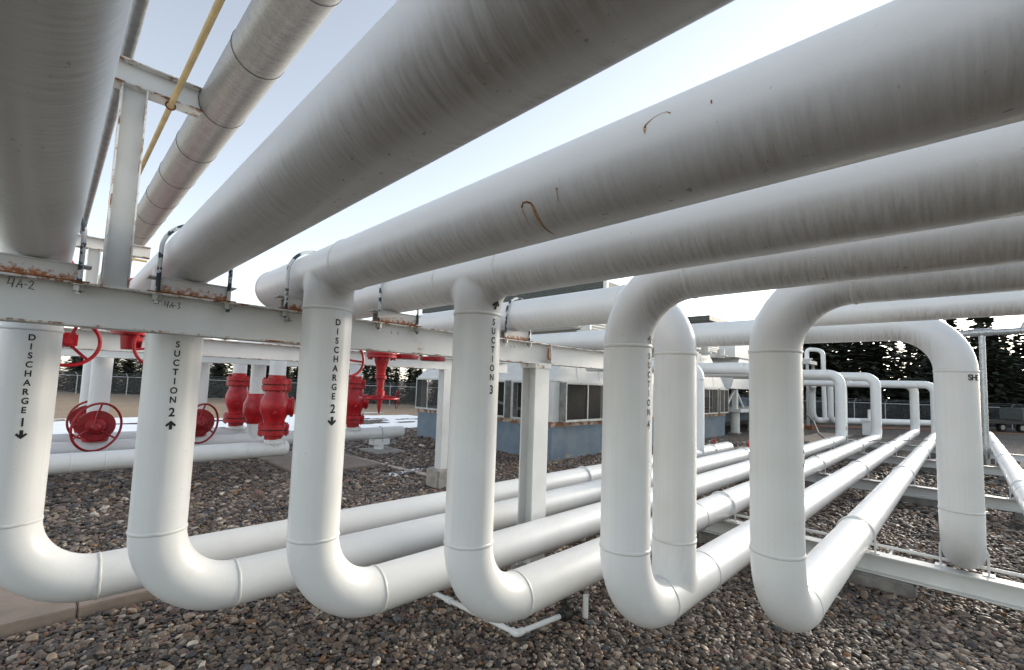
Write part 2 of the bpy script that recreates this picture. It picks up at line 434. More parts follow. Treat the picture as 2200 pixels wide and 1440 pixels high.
def tee_neck(parent, x, y, zc, zw, mat, sgn=-1, r=R):
    """smooth forged-tee branch from a pipe along Y at (x,zc) down (sgn=-1) to a ring at zw"""
    seg = 72; nt = 12; vs = []; fs = []
    for i in range(seg):
        ph = 2*PI*i/seg; c, s_ = math.cos(ph), math.sin(ph)
        P0 = Vector((r*c, r*s_, zw-zc)); T0 = Vector((0, 0, -sgn))*(abs(zw-zc)*.9)
        fx = .985*r*c; fy = (1.6*r)*s_
        P1 = Vector((fx, fy, sgn*math.sqrt(max(0, r*r-fx*fx))))
        sa = abs(fx)/r; ca = math.sqrt(max(0, 1-sa*sa))
        T1 = (Vector((0, s_, 0))*abs(s_) + Vector((math.copysign(ca, c), 0, -sgn*sa))*abs(c))*(.75*r)
        for t in np.linspace(0, 1, nt):
            h00 = 2*t**3-3*t**2+1; h10 = t**3-2*t**2+t; h01 = -2*t**3+3*t**2; h11 = t**3-t**2
            q = P0*h00 + T0*h10 + P1*h01 + T1*h11
            vs.append((x+q.x, y+q.y, zc+q.z))
    for i in range(seg):
        j = (i+1) % seg
        for k in range(nt-1): fs.append((i*nt+k, j*nt+k, j*nt+k+1, i*nt+k+1))
    return MB().add(vs, fs).build("tee", mat, parent, angle=70)

# lettering on a riser (faces the walkway side, -Y)
def glyph_mesh(ch):
    cu = bpy.data.curves.new("g", 'FONT'); cu.body = ch; cu.size = 1.0; cu.align_x = 'CENTER'; cu.offset = .026
    o = bpy.data.objects.new("g", cu); C.objects.link(o)
    dg = bpy.context.evaluated_depsgraph_get(); me = bpy.data.meshes.new_from_object(o.evaluated_get(dg))
    bpy.data.objects.remove(o); bpy.data.curves.remove(cu)
    bm = bmesh.new(); bm.from_mesh(me); bpy.data.meshes.remove(me); return bm
ARROW = {'^': [(-.12,0),(.12,0),(.12,.42),(.30,.26),(.40,.40),(0,.78),(-.40,.40),(-.30,.26),(-.12,.42)]}
_glyphs = {}
def get_glyph(ch):
    if ch in _glyphs: return _glyphs[ch].copy()
    if ch in '^_':
        bm = bmesh.new()
        for quad in ([(-.12,0),(.12,0),(.12,.56),(-.12,.56)], [(-.40,.40),(-.28,.25),(.0,.53),(.0,.80)], [(.0,.53),(.28,.25),(.40,.40),(.0,.80)]):
            bm.faces.new([bm.verts.new((x, y if ch == '^' else .78-y, 0)) for x, y in quad])
    else: bm = glyph_mesh(ch)
    for k in range(-6, 7):
        bmesh.ops.bisect_plane(bm, geom=bm.verts[:]+bm.edges[:]+bm.faces[:], plane_co=(k*.09, 0, 0), plane_no=(1,0,0), dist=1e-5)
    _glyphs[ch] = bm; return bm.copy()
def glyph_on_pipe(parent, name, ch, x, y, zmid, size, ang0=-90.0, off=.0025, sx=.86, r=R, flare=0.0):
    bm = get_glyph(ch); ys = [v.co.y for v in bm.verts]; ym = (min(ys)+max(ys))/2
    xs = [v.co.x for v in bm.verts]; xm = (min(xs)+max(xs))/2
    L = root_loc(parent)
    for v in bm.verts:
        a = math.radians(ang0) + (v.co.x-xm)*size*sx/r
        of = off+flare*(v.co.y-ym)*size
        v.co = (x+(r+of)*math.cos(a)-L.x, y+(r+of)*math.sin(a)-L.y, zmid+(v.co.y-ym)*size-L.z)
    me = bpy.data.meshes.new(name); bm.to_mesh(me); bm.free(); me.materials.append(m_ink)
    o = bpy.data.objects.new(name, me); C.objects.link(o); o.parent = parent; return o
def stack_text(parent, word, num, arrow, x, y, ztop, ang=-90.0, step=.0868):
    z = ztop
    for ch in word: glyph_on_pipe(parent, "letter", ch, x, y, Z(z), .082, ang); z -= step
    if num: z -= .028; glyph_on_pipe(parent, "number", num, x, y, Z(z), .112, ang); z -= .125
    if arrow == '_': glyph_on_pipe(parent, "arrow", '_', x, y, Z(z+.008), .105, ang, sx=1.0)
    if arrow == '^' and num and ztop < .29: glyph_on_pipe(parent, "arrow", '^', x, y, Z(z+.005), .105, ang, sx=1.0)

# ------------------------------------------------------------------ setting: ground sheets
struct("ground", MB().add([(-700,-700,0),(900,-700,0),(900,900,0),(-700,900,0)], [(0,1,2,3)]), m_ground)
def sheet(name, pts, z, mat, jit=0.0, sub=1):
    P = []
    for i in range(len(pts)):
        a = Vector(pts[i]); b_ = Vector(pts[(i+1) % len(pts)])
        for k in range(sub):
            q = a.lerp(b_, k/sub); P.append((q.x+random.uniform(-jit,jit), q.y+random.uniform(-jit,jit), z))
    return struct(name, MB().add(P, [tuple(range(len(P)))]), mat)
sheet("dry_grass_field", [(-160,34.5),(0,35.2),(12,33),(20,31),(34,28),(52,29),(70,16),(140,40),(140,400),(-160,400)], .004, m_field, .5, 12)
sheet("earth_strip", [(47.5,11.5),(49,12.5),(63,0.5),(72,-14),(69,-16),(58,0)], .006, m_earth, .4, 6)
sheet("bare_soil", [(7.2,9.6),(8.5,13.5),(13.4,14),(13.6,11),(12.0,9.2),(9.2,8.6)], .010, m_soil, .25, 8)
# snow lying along the edge of the yard, uneven sheet with bare gaps
def snow_sheet(name, x0, x1, y0, y1, nx, ny, thr, seed):
    vs = []; fs = []; idx = {}
    def hgt(i, j):
        u = i/nx; v = j/ny
        e = min(u, 1-u)*6; e2 = min(v, 1-v)*4
        x = x0+(x1-x0)*u; y = y0+(y1-y0)*v
        return min(1, e)*.25 + min(1, e2)*.35 + .75*mnoise.noise((x*.16+seed, y*.5, seed)) + .35*mnoise.noise((x*.6, y*1.6, seed+4))
    hh = [[hgt(i, j) for j in range(ny+1)] for i in range(nx+1)]
    for i in range(nx):
        for j in range(ny):
            if min(hh[i][j], hh[i+1][j], hh[i][j+1], hh[i+1][j+1]) < thr: continue
            q = []
            for a, b_ in ((i,j),(i+1,j),(i+1,j+1),(i,j+1)):
                if (a,b_) not in idx:
                    idx[(a,b_)] = len(vs); vs.append((x0+(x1-x0)*a/nx + .1*mnoise.noise((a*.7,b_*.9,1)), y0+(y1-y0)*b_/ny + .12*mnoise.noise((a*.9,b_*.7,7)), .012+min(.09, max(0, hh[a][b_]-thr)*.16)))
                q.append(idx[(a,b_)])
            fs.append(tuple(q))
    o = MB().add(vs, fs).build(name, m_snow, None, angle=80); o["kind"] = "stuff"; return o
tag(snow_sheet("snow_cover", -30, 21, 22.0, 37.0, 150, 70, .30, 3.1), "strip of thin patchy snow between the gravel yard and the dry field", "snow")
tag(snow_sheet("snow_patch", .1, 1.0, 12.0, 13.6, 22, 22, .72, 9.4), "small crusts of snow left on the gravel behind the leftmost riser", "snow")
tag(snow_sheet("snow_patch", 5.2, 9.6, 10.4, 13.6, 36, 30, .92, 5.0), "small crusts of snow on gravel below the far rack column", "snow")
tag(snow_sheet("snow_patch", 3.9, 4.7, 3.5, 4.5, 20, 24, .80, 2.2), "crust of snow on pebbles beside the drain valve", "snow")

# ------------------------------------------------------------------ main pipe runs
G_MAIN = "white process pipe runs with a riser"
def lower_run(t, y, x, xend, welds=()):
    """lower elbow and the pipe that runs off along X"""
    bend(t, arc_pts((x+BR, y, ZL+BR), (-1,0,0), (0,0,-1), BR), m_low)
    pipe(t, "lower_pipe", (x+BR, y, ZL), (xend, y, ZL), m_low)
    weld(t, (x, y, ZL+BR), (0,0,1)); weld(t, (x+BR, y, ZL), (1,0,0))
    for wx in welds: weld(t, (wx, y, ZL), (1,0,0))
def end_riser(t, y, x, zr, yend, capx=None):
    """far end of a lower pipe: bend up, riser, bend back over towards the coolers"""
    b = .5
    bend(t, arc_pts((x-b, y, ZL+b), (0,0,-1), (1,0,0), b, 10), m_far, seg=32)
    pipe(t, "return_riser", (x, y, ZL+b), (x, y, zr-b), m_far, seg=32)
    bend(t, arc_pts((x, y+b, zr-b), (0,-1,0), (0,0,1), b, 10), m_far, seg=32)
    pipe(t, "return_pipe", (x, y+b, zr), (x, yend, zr), m_far, seg=32)
    weld(t, (x, y, zr-b), (0,0,1), mat=m_far); weld(t, (x, y, ZL+b), (0,0,1), mat=m_far)

# A: DISCHARGE 1
t = thing("pipe_run", "white overhead pipe along the left edge dropping to the riser lettered DISCHARGE 1", "pipe", (XA, YD1, 0), G_MAIN)
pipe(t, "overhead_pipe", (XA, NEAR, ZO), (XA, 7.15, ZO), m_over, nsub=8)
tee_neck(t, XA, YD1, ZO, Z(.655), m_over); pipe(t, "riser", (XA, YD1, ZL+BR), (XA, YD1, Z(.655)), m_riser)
weld(t, (XA, YD1, Z(.655)), (0,0,1)); weld(t, (XA, YD1, Z(.375)), (0,0,1))
lower_run(t, YD1, XA, 18.66); cap(t, (18.66, YD1, ZL), (1,0,0), m_far)
pipe(t, "return_riser", (15.85, YD1, ZL), (15.85, YD1, Z(.35)), m_far, seg=32)
bend(t, arc_pts((15.85, YD1+.5, Z(.35)), (0,-1,0), (0,0,1), .5, 10), m_far, seg=32); pipe(t, "return_pipe", (15.85, YD1+.5, Z(.85)), (15.85, 11.2, Z(.85)), m_far, seg=32)
stack_text(t, "DISCHARGE", "1", '_', XA, YD1, .289, -86)
# B: SUCTION 2
t = thing("pipe_run", "white overhead pipe second from left dropping to the riser lettered SUCTION 2", "pipe", (XB, YS2, 0), G_MAIN)
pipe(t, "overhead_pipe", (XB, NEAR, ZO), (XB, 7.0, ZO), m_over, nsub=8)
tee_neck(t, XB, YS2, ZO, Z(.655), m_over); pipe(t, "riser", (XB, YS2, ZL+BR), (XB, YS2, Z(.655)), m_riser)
weld(t, (XB, YS2, Z(.655)), (0,0,1))
lower_run(t, YS2, XB, 18.9-.5); end_riser(t, YS2, 18.9, Z(.90), 11.2)
stack_text(t, "SUCTION", "2", '^', XB, YS2, .265, -93)
# C: DISCHARGE 2 (pipe ends in a cap just past the rack beam)
t = thing("pipe_run", "white overhead pipe with rust marks feeding the riser lettered DISCHARGE 2", "pipe", (XC, YD2, 0), G_MAIN)
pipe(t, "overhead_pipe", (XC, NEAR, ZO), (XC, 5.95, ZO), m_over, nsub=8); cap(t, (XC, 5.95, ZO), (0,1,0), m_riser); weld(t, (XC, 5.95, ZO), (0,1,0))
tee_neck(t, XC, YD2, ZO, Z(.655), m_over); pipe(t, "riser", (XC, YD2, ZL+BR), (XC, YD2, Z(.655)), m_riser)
weld(t, (XC, YD2, Z(.655)), (0,0,1)); weld(t, (XC, YD2-.46, ZO), (0,1,0))
lower_run(t, YD2, XC, 27.7-.5); end_riser(t, YD2, 27.7, Z(1.02), 11.2)
stack_text(t, "DISCHARGE", "2", '_', XC, YD2, .523, -88.5)
PIPE_C = t
# D: SUCTION 3
t = thing("pipe_run", "white overhead pipe with a welded tee on the riser lettered SUCTION 3", "pipe", (XD, YS3, 0), G_MAIN)
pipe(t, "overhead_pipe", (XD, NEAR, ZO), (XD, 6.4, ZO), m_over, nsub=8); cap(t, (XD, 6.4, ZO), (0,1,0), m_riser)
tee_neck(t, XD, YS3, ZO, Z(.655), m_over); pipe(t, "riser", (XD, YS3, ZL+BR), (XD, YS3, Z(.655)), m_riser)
weld(t, (XD, YS3, Z(.655)), (0,0,1)); weld(t, (XD, YS3-.43, ZO), (0,1,0)); weld(t, (XD, YS3+.47, ZO), (0,1,0))
lower_run(t, YS3, XD, 30.8-.5, (8.05,)); end_riser(t, YS3, 30.8, Z(1.02), 10.5)
stack_text(t, "SUCTION", "3", None, XD, YS3, .576, -88)
glyph_on_pipe(t, "arrow", '^', XD, YS3, Z(.735), .105, -88, .027, 1.0, R, .42)
# S4 + neighbouring riser on the same lower pipe
def top_elbow(t, x, y, toward, mat=m_over):
    """riser top bends over towards -Y (toward=-1) or +Y (toward=1)"""
    bend(t, arc_pts((x, y+toward*BT, ZO-BT), (0,-toward,0), (0,0,1), BT), mat)
    weld(t, (x, y, ZO-BT), (0,0,1)); weld(t, (x, y+toward*BT, ZO), (0,1,0))
t = thing("pipe_run", "white pipe bent over from the riser lettered SUCTION 4 to run overhead", "pipe", (XS4, YS4, 0), G_MAIN)
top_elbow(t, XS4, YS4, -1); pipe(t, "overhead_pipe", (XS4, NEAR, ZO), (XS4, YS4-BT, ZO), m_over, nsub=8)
pipe(t, "riser", (XS4, YS4, ZL+BR), (XS4, YS4, ZO-BT), m_riser)
lower_run(t, YS4, XS4, 38.8-.5, (5.72,)); end_riser(t, YS4, 38.8, Z(.80), 9.5)
stack_text(t, "SUCTION", "4", None, XS4, YS4, .303, -90)
glyph_on_pipe(t, "arrow", '^', XS4, YS4, Z(.462), .105, -90, .012, 1.0)
t2 = thing("pipe_run", "unlettered white riser right behind the SUCTION 4 riser, bent back over the rack beam", "pipe", (XF, YS4, 0), G_MAIN)
top_elbow(t2, XF, YS4, 1); pipe(t2, "overhead_pipe", (XF, YS4+BT, ZO), (XF, 9.8, ZO), m_over, nsub=3); cap(t2, (XF, 9.8, ZO), (0,1,0), m_riser)
pipe(t2, "riser", (XF, YS4, Z(-1.62)), (XF, YS4, ZO-BT), m_riser); weld(t2, (XF, YS4, Z(-1.62)), (0,0,1))
def tee_up(parent, x, y, zc, zw, mat):      # branch upwards from a pipe along X
    seg = 72; nt = 10; vs = []; fs = []; r = R*1.005
    for i in range(seg):
        ph = 2*PI*i/seg; c, s_ = math.cos(ph), math.sin(ph)
        P0 = Vector((R*c, R*s_, zw-zc)); T0 = Vector((0,0,-1))*(abs(zw-zc)*.75)
        fy = .985*r*s_; fx = 1.55*r*c; P1 = Vector((fx, fy, math.sqrt(max(0, r*r-fy*fy))))
        sa = abs(fy)/r; ca = math.sqrt(max(0, 1-sa*sa)); T1 = (Vector((c,0,0))*abs(c) + Vector((0, math.copysign(ca, s_), -sa))*abs(s_))*(.75*r)
        for tt in np.linspace(0, 1, nt):
            h00 = 2*tt**3-3*tt**2+1; h10 = tt**3-2*tt**2+tt; h01 = -2*tt**3+3*tt**2; h11 = tt**3-tt**2
            q = P0*h00+T0*h10+P1*h01+T1*h11; vs.append((x+q.x, y+q.y, zc+q.z))
    for i in range(seg):
        j = (i+1) % seg
        for k in range(nt-1): fs.append((i*nt+k, j*nt+k, j*nt+k+1, i*nt+k+1))
    return MB().add(vs, fs).build("tee", mat, parent, angle=70)
tee_up(t2, XF, YS4, ZL, Z(-1.62), m_riser)
# D4
t = thing("pipe_run", "white pipe bent over from the thick foreground riser nearest the right rack beam", "pipe", (XF, YD4, 0), G_MAIN)
top_elbow(t, XF, YD4, -1); pipe(t, "overhead_pipe", (XF, NEAR, ZO), (XF, YD4-BT, ZO), m_over, nsub=8)
weld(t, (XF, YD4-BT-1.03, ZO), (0,1,0))
pipe(t, "riser", (XF, YD4, ZL+BR), (XF, YD4, ZO-BT), m_riser)
lower_run(t, YD4, XF, 37.8-.5); end_riser(t, YD4, 37.8, Z(.80), 8.5)
stack_text(t, "DISCHARGE", "4", '_', XF, YD4, .27, -84)
# G / SHE
t = thing("pipe_run", "white pipe bent down at the far right into the riser lettered SHE", "pipe", (XG, YSH, 0), G_MAIN)
ZG = Z(4.64*R)
bend(t, arc_pts((XG, YSH+BR, ZG-BR), (0,-1,0), (0,0,1), BR), m_over); pipe(t, "overhead_pipe", (XG, YSH+BR, ZG), (XG, 10.6, ZG), m_over, nsub=6)
weld(t, (XG, YSH, ZG-BR), (0,0,1)); pipe(t, "riser", (XG, YSH, ZL+BR), (XG, YSH, ZG-BR), m_riser)
lower_run(t, YSH, XG, 36.0); weld(t, (XG, YSH+2.2, ZG), (0,1,0))
for k, ch in enumerate("SHE"): glyph_on_pipe(t, "letter", ch, XG, YSH, Z(.292), .108, -143.5+k*13.5, .0035, .95)
# smaller pipe tied into G
t = thing("pipe_run", "thinner white overhead pipe tied into the side of the far right pipe", "pipe", (XG-1.9, YSH+2.0, 0), G_MAIN)
r6 = .15; x6 = XG-1.9; y6 = YSH+1.95; z6 = Z(1.02)
pipe(t, "overhead_pipe", (x6, NEAR, z6), (x6, y6-.45, z6), m_over, r6, 32, nsub=6)
bend(t, arc_pts((x6+.45, y6-.45, z6), (-1,0,0), (0,1,0), .45, 10), m_riser, r6, 32)
pipe(t, "branch_pipe", (x6+.45, y6, z6), (XG-.1, y6, z6), m_riser, r6, 32); weld(t, (x6, y6-.45, z6), (0,1,0), r6)
# rightmost low pipe
t = thing("low_pipe", "white low pipe running off at the right edge beyond the SHE riser", "pipe", (9.0, -.96, 0))
pipe(t, "lower_pipe", (9.0, -.96, ZL), (41, -.96, ZL), m_low, nsub=3); cap(t, (41, -.96, ZL), (1,0,0), m_far); cap(t, (9.0, -.96, ZL), (-1,0,0), m_low)
for wx in (16, 22): weld(t, (wx, -.96, ZL), (1,0,0))

# rust marks on pipe C: chipped arc with runs below it
def rust_mark(path, width, name="rust_stain"):
    """thin ribbon laid on pipe C; path = (y, angle in degrees) pairs"""
    vs = []; fs = []; L = root_loc(PIPE_C); n = len(path)
    for i, (yy, an) in enumerate(path):
        a = math.radians(an); a0 = path[max(0, i-1)]; a1 = path[min(n-1, i+1)]
        d = Vector((a1[0]-a0[0], math.radians(a1[1]-a0[1])*R)).normalized(); nn = Vector((-d.y, d.x)); w = width[i] if isinstance(width, (list, tuple)) else width
        for s_ in (-1, 1):
            y2 = yy+nn.x*w*s_; a2 = a+nn.y*w*s_/R
            vs.append((XC+(R+.0018)*math.cos(a2)-L.x, y2-L.y, ZO+(R+.0018)*math.sin(a2)-L.z))
    for i in range(n-1): fs.append((2*i, 2*i+2, 2*i+3, 2*i+1))
    me = bpy.data.meshes.new(name); me.from_pydata(vs, [], fs); me.materials.append(m_ruststain)
    o = bpy.data.objects.new(name, me); C.objects.link(o); o.parent = PIPE_C
m_ruststain = mat_simple("rust_stain", (.30,.10,.025), .8, 0, .5, 30, .3)
m_runst = mat_simple("rust_run", (.48,.27,.10), .7, 0, .25, 20, .1)
def ang_path(y0, a0, y1, a1, n=8): return [(y0+(y1-y0)*k/n, a0+(a1-a0)*k/n) for k in range(n+1)]
rust_mark([(1.634,-150),(1.617,-155.4),(1.59,-155.2),(1.567,-152),(1.558,-147)], [.006,.004,.005,.005,.006])
def run_mark(path, width):
    global m_ruststain
    k = m_ruststain; m_ruststain = m_runst; rust_mark(path, width, "rust_run"); m_ruststain = k
run_mark(ang_path(1.559,-148,1.562,-118), [.008,.009,.010,.009,.009,.008,.008,.007,.006]); run_mark(ang_path(1.563,-118,1.556,-93), [.006,.006,.006,.005,.005,.004,.003,.002,.001])
run_mark(ang_path(1.634,-148,1.638,-118), [.003,.003,.002,.002,.002,.002,.0015,.001,.001])
rust_mark([(1.387,-159),(1.386,-157)], .005); run_mark(ang_path(1.387,-157,1.397,-143), [.002]*9)
rust_mark([(.913,172),(.91,168),(.879,162.5),(.847,160.8),(.82,162),(.803,166)], [.007,.004,.0012,.001,.0012,.003]); run_mark(ang_path(.912,173,.911,178), [.008,.007,.006,.005,.004,.003,.003,.002,.001])
rust_mark([(.642,170),(.640,174)], .003)

# ------------------------------------------------------------------ steel racks
def ibeam(t, p0, p1, depth, width, tf=.016, axis='X', names=("web","top_flange","bottom_flange")):
    """p0,p1 along the axis at the beam's top centre"""
    x0, y0, zt = p0; x1, y1, _ = p1
    if axis == 'X':
        MB().box(x0, x1, y0-.007, y0+.007, zt-depth+tf, zt-tf).build(names[0], m_web, t, smooth=False)
        MB().box(x0, x1, y0-width/2, y0+width/2, zt-tf, zt).build(names[1], m_flange, t, smooth=False, bevel=.003)
        MB().box(x0, x1, y0-width/2, y0+width/2, zt-depth, zt-depth+tf).build(names[2], m_flange, t, smooth=False, bevel=.003)
    else:
        MB().box(x0-.007, x0+.007, y0, y1, zt-depth+tf, zt-tf).build(names[0], m_web, t, smooth=False)
        MB().box(x0-width/2, x0+width/2, y0, y1, zt-tf, zt).build(names[1], m_web, t, smooth=False, bevel=.003)
        MB().box(x0-width/2, x0+width/2, y0, y1, zt-depth, zt-depth+tf).build(names[2], m_web, t, smooth=False, bevel=.003)
YB = 4.90; BW = .22
def handwriting(t, x, z, s, y, strokes):
    for st in strokes:
        MB().sweep([(x+a*s, y, z+b*s) for a, b in st], .0028, 6).build("pen_stroke", m_pencil, t, smooth=True)
H4 = [[(.10,1),(0,.35),(.42,.42)],[(.45,1),(.33,0)]]
HA = [[(.62,.05),(.95,.95),(1.05,.05)],[(.70,.42),(1.12,.40)]]
HD = [[(1.22,.42),(1.42,.44)]]
H2 = [[(1.55,.75),(1.72,.95),(1.90,.80),(1.80,.45),(1.55,.08),(1.98,.02)]]
H3 = [[(1.55,.85),(1.75,.98),(1.88,.80),(1.70,.55),(1.90,.30),(1.72,.02),(1.58,.06)]]
t = thing("pipe_rack", "near white steel rack beam with rusty flanges and upper T-shaped post", "pipe rack", (5.5, YB, 0), "steel pipe racks")
ibeam(t, (-4.0, YB, Z(.665)), (5.75, YB, Z(.665)), .335, BW)
col_ = MB(); col_.box(5.34, 5.67, 4.752, 4.772, .12, Z(.26)); col_.box(5.34, 5.67, 5.025, 5.045, .12, Z(.26)); col_.box(5.495, 5.515, 4.7725, 5.0245, .12, Z(.26)); col_.build("column", m_web, t, smooth=False)
MB().box(5.28, 5.73, 4.70, 5.10, 0, .12).build("column_base", m_conc, t, smooth=False, bevel=.01)
MB().box(5.31, 5.70, 4.735, 5.06, Z(.26), Z(.3285)).build("cap_plate", m_flange, t, smooth=False, bevel=.004)
MB().box(5.751, 5.766, YB-BW/2, YB+BW/2, Z(.335), Z(.665)).build("end_plate", m_web, t, smooth=False)
MB().sweep([(5.68,YB-.113,Z(.60)),(5.665,YB-.113,Z(.50)),(5.672,YB-.113,Z(.43)),(5.70,YB-.113,Z(.41)),(5.735,YB-.113,Z(.42))], .014, 8).build("rust_patch", m_ruststain, t)
# upper post carrying the high arm
for nm, b in (("post_web", (.255,.405,YB-.006,YB+.006)), ("post_flange", (.245,.255,YB-.09,YB+.09)), ("post_flange", (.405,.415,YB-.09,YB+.09))):
    MB().box(b[0], b[1], b[2], b[3], Z(.666), Z(2.353)).build(nm, m_web if nm == "post_web" else m_flange, t, smooth=False)
ibeam(t, (.06, YB, Z(2.565)), (.80, YB, Z(2.565)), .212, .17, .012, names=("arm_web","arm_flange","arm_flange"))
handwriting(t, -.25, Z(.575), .068, YB-.010, H4+HA+HD+H2)
handwriting(t, .665, Z(.555), .058, YB-.010, H4+HA+HD+H3)
handwriting(t, 1.64, Z(.545), .058, YB-.010, H4+HA+HD)
for xx in (2.86, 2.95, 4.90, 4.97): MB().sweep([(xx,YB-.010,Z(.585)),(xx+.015,YB-.010,Z(.55))], .0025, 6).build("pen_stroke", m_pencil, t)
# short beam on the right of the near rack
t = thing("pipe_rack", "short white steel beam butting past the near rack's corner column", "pipe rack", (9.6, 5.2, 0), "steel pipe racks")
ibeam(t, (5.80, 5.2, Z(.70)), (9.8, 5.2, Z(.70)), .345, .24)
MB().box(9.4, 9.7, 5.06, 5.34, 0, Z(.354)).build("column", m_web, t, smooth=False, bevel=.012)
# second and third racks
for yb, x0, x1, cols, lab in ((10.5, -4, 10.4, (-1.6, 4.86, 7.93), "second white rack beam behind the near one, above the red valves"), (16.4, -4, 8.0, (-1.2, 6.9), "farthest white rack beam crossing behind the red valves")):
    t = thing("pipe_rack", lab, "pipe rack", (cols[1], yb, 0), "steel pipe racks")
    ibeam(t, (x0, yb, Z(.665)), (x1, yb, Z(.665)), .335, BW)
    for cx in cols:
        MB().box(cx-.13, cx+.13, yb-.13, yb+.13, .5, Z(.328)).build("column", m_web, t, smooth=False, bevel=.01)
        fs_ = .29 if cx != 4.86 else .17
        MB().box(cx-fs_, cx+fs_, yb-fs_, yb+fs_, 0, .5).build("concrete_footing", m_conc, t, smooth=False, bevel=.03)
    if yb < 11:
        for nm, b in (("post_web", (.335,.475,yb-.006,yb+.006)), ("post_flange", (.325,.335,yb-.08,yb+.08)), ("post_flange", (.475,.485,yb-.08,yb+.08))):
            MB().box(b[0], b[1], b[2], b[3], Z(.666), Z(2.04)).build(nm, m_web, t, smooth=False)
        ibeam(t, (.12, yb, Z(2.24)), (1.15, yb, Z(2.24)), .2, .16, .012, names=("arm_web","arm_flange","arm_flange"))

# clamps holding the overhead pipes on the near beam
def overhead_clamp(x, label, y=YB, xw=.262):
    t = thing("pipe_clamp", label, "pipe clamp", (x, y, Z(.665)), "U-bolt clamps on the near rack beam")
    zb = Z(.6655); zp = ZO-R
    zt = zp-.018
    MB().box(x-.26, x+.25, y-.075, y-.063, zb, zt-.001).build("shoe_side", m_shoe, t, smooth=False)
    MB().box(x-.26, x+.25, y+.063, y+.075, zb, zt-.001).build("shoe_side", m_shoe, t, smooth=False)
    MB().box(x-.26, x+.25, y-.062, y+.062, zt-.016, zt-.002).build("shoe_top", m_shoe, t, smooth=False)
    MB().box(x-.33, x+.32, y-.112, y+.112, zb-.0005, zb+.008).build("rusty_base_plate", mat_rusty, t, smooth=False)
    MB().box(x-.325, x+.325, y-.082, y+.082, zt, zt+.012).build("saddle_plate", m_web, t, smooth=False, bevel=.003)
    yu = y-.088; pts = [(x-xw, yu, Z(.57)), (x-xw, yu, ZO)] + [(x+xw*math.cos(a), yu, ZO+xw*math.sin(a)) for a in np.linspace(PI, 0, 25)[1:-1]] + [(x+xw, yu, ZO), (x+xw, yu, Z(.57))]
    MB().sweep(pts, .017, 10).build("u_bolt", m_ubolt, t)
    for s_ in (-1, 1):
        MB().lathe((x+s_*xw, yu, Z(.595)), (0,0,1), [(0,.036),(.05,.036)], 6).build("nut", m_bolt, t, smooth=False)
        MB().lathe((x+s_*xw, yu, Z(.640)), (0,0,1), [(0,.045),(.008,.045)], 16).build("washer", m_bolt, t)
mat_rusty = mat_simple("rusty_plate", (.20,.072,.028), .85, 0, .55, 12, .5)
for x, lab in ((XA, "peeling U-bolt clamp holding the leftmost overhead pipe on the near beam"), (XB, "peeling U-bolt clamp on rusty shoe under the overhead pipe of SUCTION 2"),
               (XC, "U-bolt clamp on the capped pipe end beside the DISCHARGE 2 riser"), (XD, "U-bolt clamp on rusty shoe left of the SUCTION 3 riser"), (XF, "U-bolt clamp on rusty shoe at the near beam's corner column")):
    overhead_clamp(x, lab)

# high lines carried on the upper posts
t = thing("clad_pipe", "silver metal-clad pipe running high above the white pipes at upper left", "pipe", (.96, 10, 0))
rg = .19; xg = .96; zg = Z(2.49)
MB().sweep([(xg, y, zg) for y in (-6, 0, 4, 9, 14, 20)], rg, 48).build("cladding", m_clad, t)
for yy in (1.75, 2.78, 3.82, 4.86, 5.9, 6.94, 7.98, 9.0, 10.1, 12): 
    MB().sweep([(xg+(rg+.003)*math.cos(a), yy, zg+(rg+.003)*math.sin(a)) for a in np.linspace(0, 2*PI, 48)[:-1]], .0022, 6, closed=True).build("band_seam", m_gasket, t)
t = thing("conduit", "yellow conduit running high beside the silver clad pipe", "conduit", (.58, 4.9, 0))
MB().sweep([(.575, -6, Z(2.32)), (.575, 5, Z(2.32)), (.575, 9.6, Z(2.32)), (.60, 10.1, Z(2.24)), (.66, 10.3, Z(2.02)), (.80, 10.35, Z(1.96)), (1.1, 10.35, Z(1.96))], .022, 16).build("tube", m_yellow, t)
MB().sweep([(.575+.034*math.cos(a), YB-.03, Z(2.32)+.034*math.sin(a)) for a in np.linspace(0, 2*PI, 20)[:-1]], .007, 6, closed=True).build("clamp_ring", mat_rusty, t)
t = thing("conduit", "dark grey conduit running high behind the leftmost white pipe", "conduit", (.2, 4.9, 0))
MB().sweep([(.262, -6, Z(2.62)), (.262, 12, Z(2.62))], .042, 16).build("tube", m_greyc, t)
MB().tube((.262, 5.4, Z(2.62)), (.262, 5.52, Z(2.62)), .050, 16).build("coupling", m_greyc, t)

# ------------------------------------------------------------------ low racks on sleepers
def low_ubolt(x, y, label):
    t = thing("pipe_strap", label, "pipe strap", (x, y, Z(-2.42)), "white U-straps on the low racks")
    xw = R+.016
    pts = [(x, y-xw, Z(-2.415)), (x, y-xw, ZL)] + [(x, y-xw*math.cos(a), ZL+xw*math.sin(a)) for a in np.linspace(0, PI, 21)[1:-1]] + [(x, y+xw, ZL), (x, y+xw, Z(-2.415))]
    MB().sweep(pts, .014, 10).build("strap_rod", m_far, t)
    for s_ in (-1, 1): MB().box(x-.07, x+.07, y+s_*xw-.06, y+s_*xw+.06, Z(-2.4195), Z(-2.407)).build("foot_plate", m_far, t, smooth=False)
low = [(YD1,"the leftmost riser",18.6),(YS2,"the second riser from left",18.3),(YD2,"the third riser from left",27.2),(YS3,"the fourth riser from left",30.2),(YS4,"the fifth riser from left",38),(YD4,"the thick foreground riser",37),(YSH,"the SHE riser",36),(-.96,"the rightmost low line",41)]
words = ["nearest", "second", "third", "farthest"]
